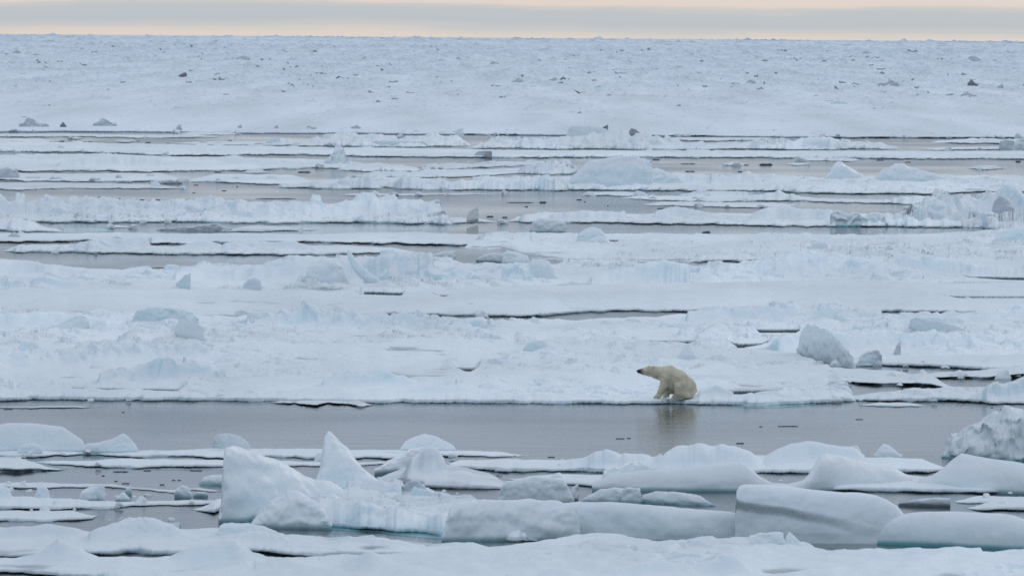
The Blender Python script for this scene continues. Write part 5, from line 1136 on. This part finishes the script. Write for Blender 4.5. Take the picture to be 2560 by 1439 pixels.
    r = ramp(t, [(0.30, (0.48, 0.42, 0.295)), (0.5, (0.60, 0.54, 0.40)), (0.70, (0.66, 0.605, 0.47))], nz.outputs['Fac'])
    sp = N(t, 'ShaderNodeSeparateXYZ'); t.links.new(tcn.outputs['Object'], sp.inputs[0])
    mz = N(t, 'ShaderNodeMapRange'); mz.inputs['From Min'].default_value = -1.30; mz.inputs['From Max'].default_value = -1.46
    t.links.new(sp.outputs['X'], mz.inputs['Value'])
    colr = mixc(t, mz.outputs[0], r.outputs[0], (0.045, 0.04, 0.042))
    t.links.new(colr, b.inputs['Base Color'])
    b.inputs['Roughness'].default_value = 0.85; b.inputs['Specular IOR Level'].default_value = 0.15
    mp_ = N(t, 'ShaderNodeMapping'); mp_.inputs['Scale'].default_value = (9, 9, 3.5); t.links.new(tcn.outputs['Object'], mp_.inputs[0])
    nb = N(t, 'ShaderNodeTexNoise'); nb.inputs['Scale'].default_value = 6; nb.inputs['Detail'].default_value = 5; t.links.new(mp_.outputs[0], nb.inputs['Vector'])
    bp = N(t, 'ShaderNodeBump'); bp.inputs['Strength'].default_value = 0.6; bp.inputs['Distance'].default_value = 0.03
    t.links.new(nb.outputs['Fac'], bp.inputs['Height']); t.links.new(bp.outputs[0], b.inputs['Normal'])
    org = np.array([0.0, 0.0, 0.0])
    bear = mk('polar_bear', V, Q, m, origin=org)
    bear.location = (ox, oy, 0.235)
    tag(bear, 'cream furred polar bear sitting at the ice edge with its head turned left', 'polar bear')
    md, td, bd = principled('black_skin'); bd.inputs['Base Color'].default_value = (0.012, 0.012, 0.014, 1); bd.inputs['Roughness'].default_value = 0.4
    def blob(name, cx, r, mat):
        th = np.linspace(0, np.pi, 11)[:, None]; ph = np.linspace(0, 2 * np.pi, 17)[None, :]
        Vv = np.stack([cx[0] + r[0] * np.sin(th) * np.cos(ph), cx[1] + r[1] * np.sin(th) * np.sin(ph), cx[2] + r[2] * np.cos(th) + 0 * ph], -1).reshape(-1, 3)
        o = mk(name, Vv, gridq(11, 17), mat, origin=org)
        o.parent = bear; o.location = (0, 0, 0)
        return o
    blob('nose', (-1.575, 0, 1.072), (0.04, 0.055, 0.048), md)
    blob('eye', (-1.155, -0.145, 1.10), (0.024, 0.020, 0.020), md)
    blob('eye', (-1.155, 0.145, 1.10), (0.024, 0.020, 0.020), md)
    for k in range(5):
        blob('claw', (-0.905 + 0.006 * abs(k - 2), -0.33 + 0.03 * k, 0.018), (0.034, 0.010, 0.013), md)
    for k in range(5):
        blob('claw', (-0.172 + 0.006 * abs(k - 2), -0.425 + 0.03 * k, 0.018), (0.034, 0.010, 0.013), md)
build_bear()

# ---------------------------------------------------------------- sea birds
def build_flying_bird():
    D = 620.0
    d = ray(1445, 231); hor = np.hypot(d[0], d[1])
    c = np.array([d[0] / hor * D, d[1] / hor * D, CAM_H + d[2] / hor * D])
    m, t, b = principled('dark_plumage'); b.inputs['Base Color'].default_value = (0.05, 0.05, 0.06, 1); b.inputs['Roughness'].default_value = 0.8
    # stations from the left wing tip over the body to the right wing tip, wing sections as flat ovals
    st = [(-0.36, 0.19, 0.02, 0.010), (-0.26, 0.15, 0.06, 0.016), (-0.15, 0.09, 0.09, 0.03), (-0.08, 0.05, 0.17, 0.055), (0.0, 0.0, 0.24, 0.075), (0.07, -0.05, 0.17, 0.055), (0.13, -0.05, 0.09, 0.03),
          (0.30, 0.0, 0.08, 0.016), (0.45, 0.04, 0.06, 0.014), (0.60, 0.07, 0.02, 0.008)]
    ph = np.linspace(0, 2 * np.pi, 13)
    V = np.array([[[x + 0.3 * hh * np.cos(p) * 0, w * np.cos(p), z + hh * np.sin(p)] for p in ph] for (x, z, w, hh) in st])
    # body: head forward and tail back around the middle
    V = V.reshape(-1, 3) + c
    o = mk('seabird', V, gridq(len(st), 13), m)
    tag(o, 'dark seabird gliding low over the far pack ice on raised wings', 'seabird')
    return m
mb = build_flying_bird()
for k, (x, y) in enumerate([(246, 494.5), (291, 498), (297.5, 498)]):
    ox, oy = unproj(x, y, 0)
    m_ = float(oy) / F
    us = np.linspace(-1, 1, 13); ph = np.linspace(0, 2 * np.pi, 13)
    V = []
    for u in us:
        rb = 0.62 * np.sqrt(max(0, 1 - ((u + 0.1) / 1.0) ** 2)) if abs(u + 0.1) < 1 else 0.02
        hd = 0.95 * np.exp(-((u - 0.55) / 0.22) ** 2)
        for p in ph:
            V.append((float(ox) + 0.05 + u * 0.072, float(oy) + 0.06 * rb * np.cos(p), max(0.09 * rb * np.sin(p), -0.02) * (1 + hd * max(0, np.sin(p))) + 0.01))
    o = mk('swimming_bird', np.array(V), gridq(13, 13), mb)
    tag(o, 'small dark bird like speck resting on the calm water at left', 'seabird', 'dark birds on the left water')
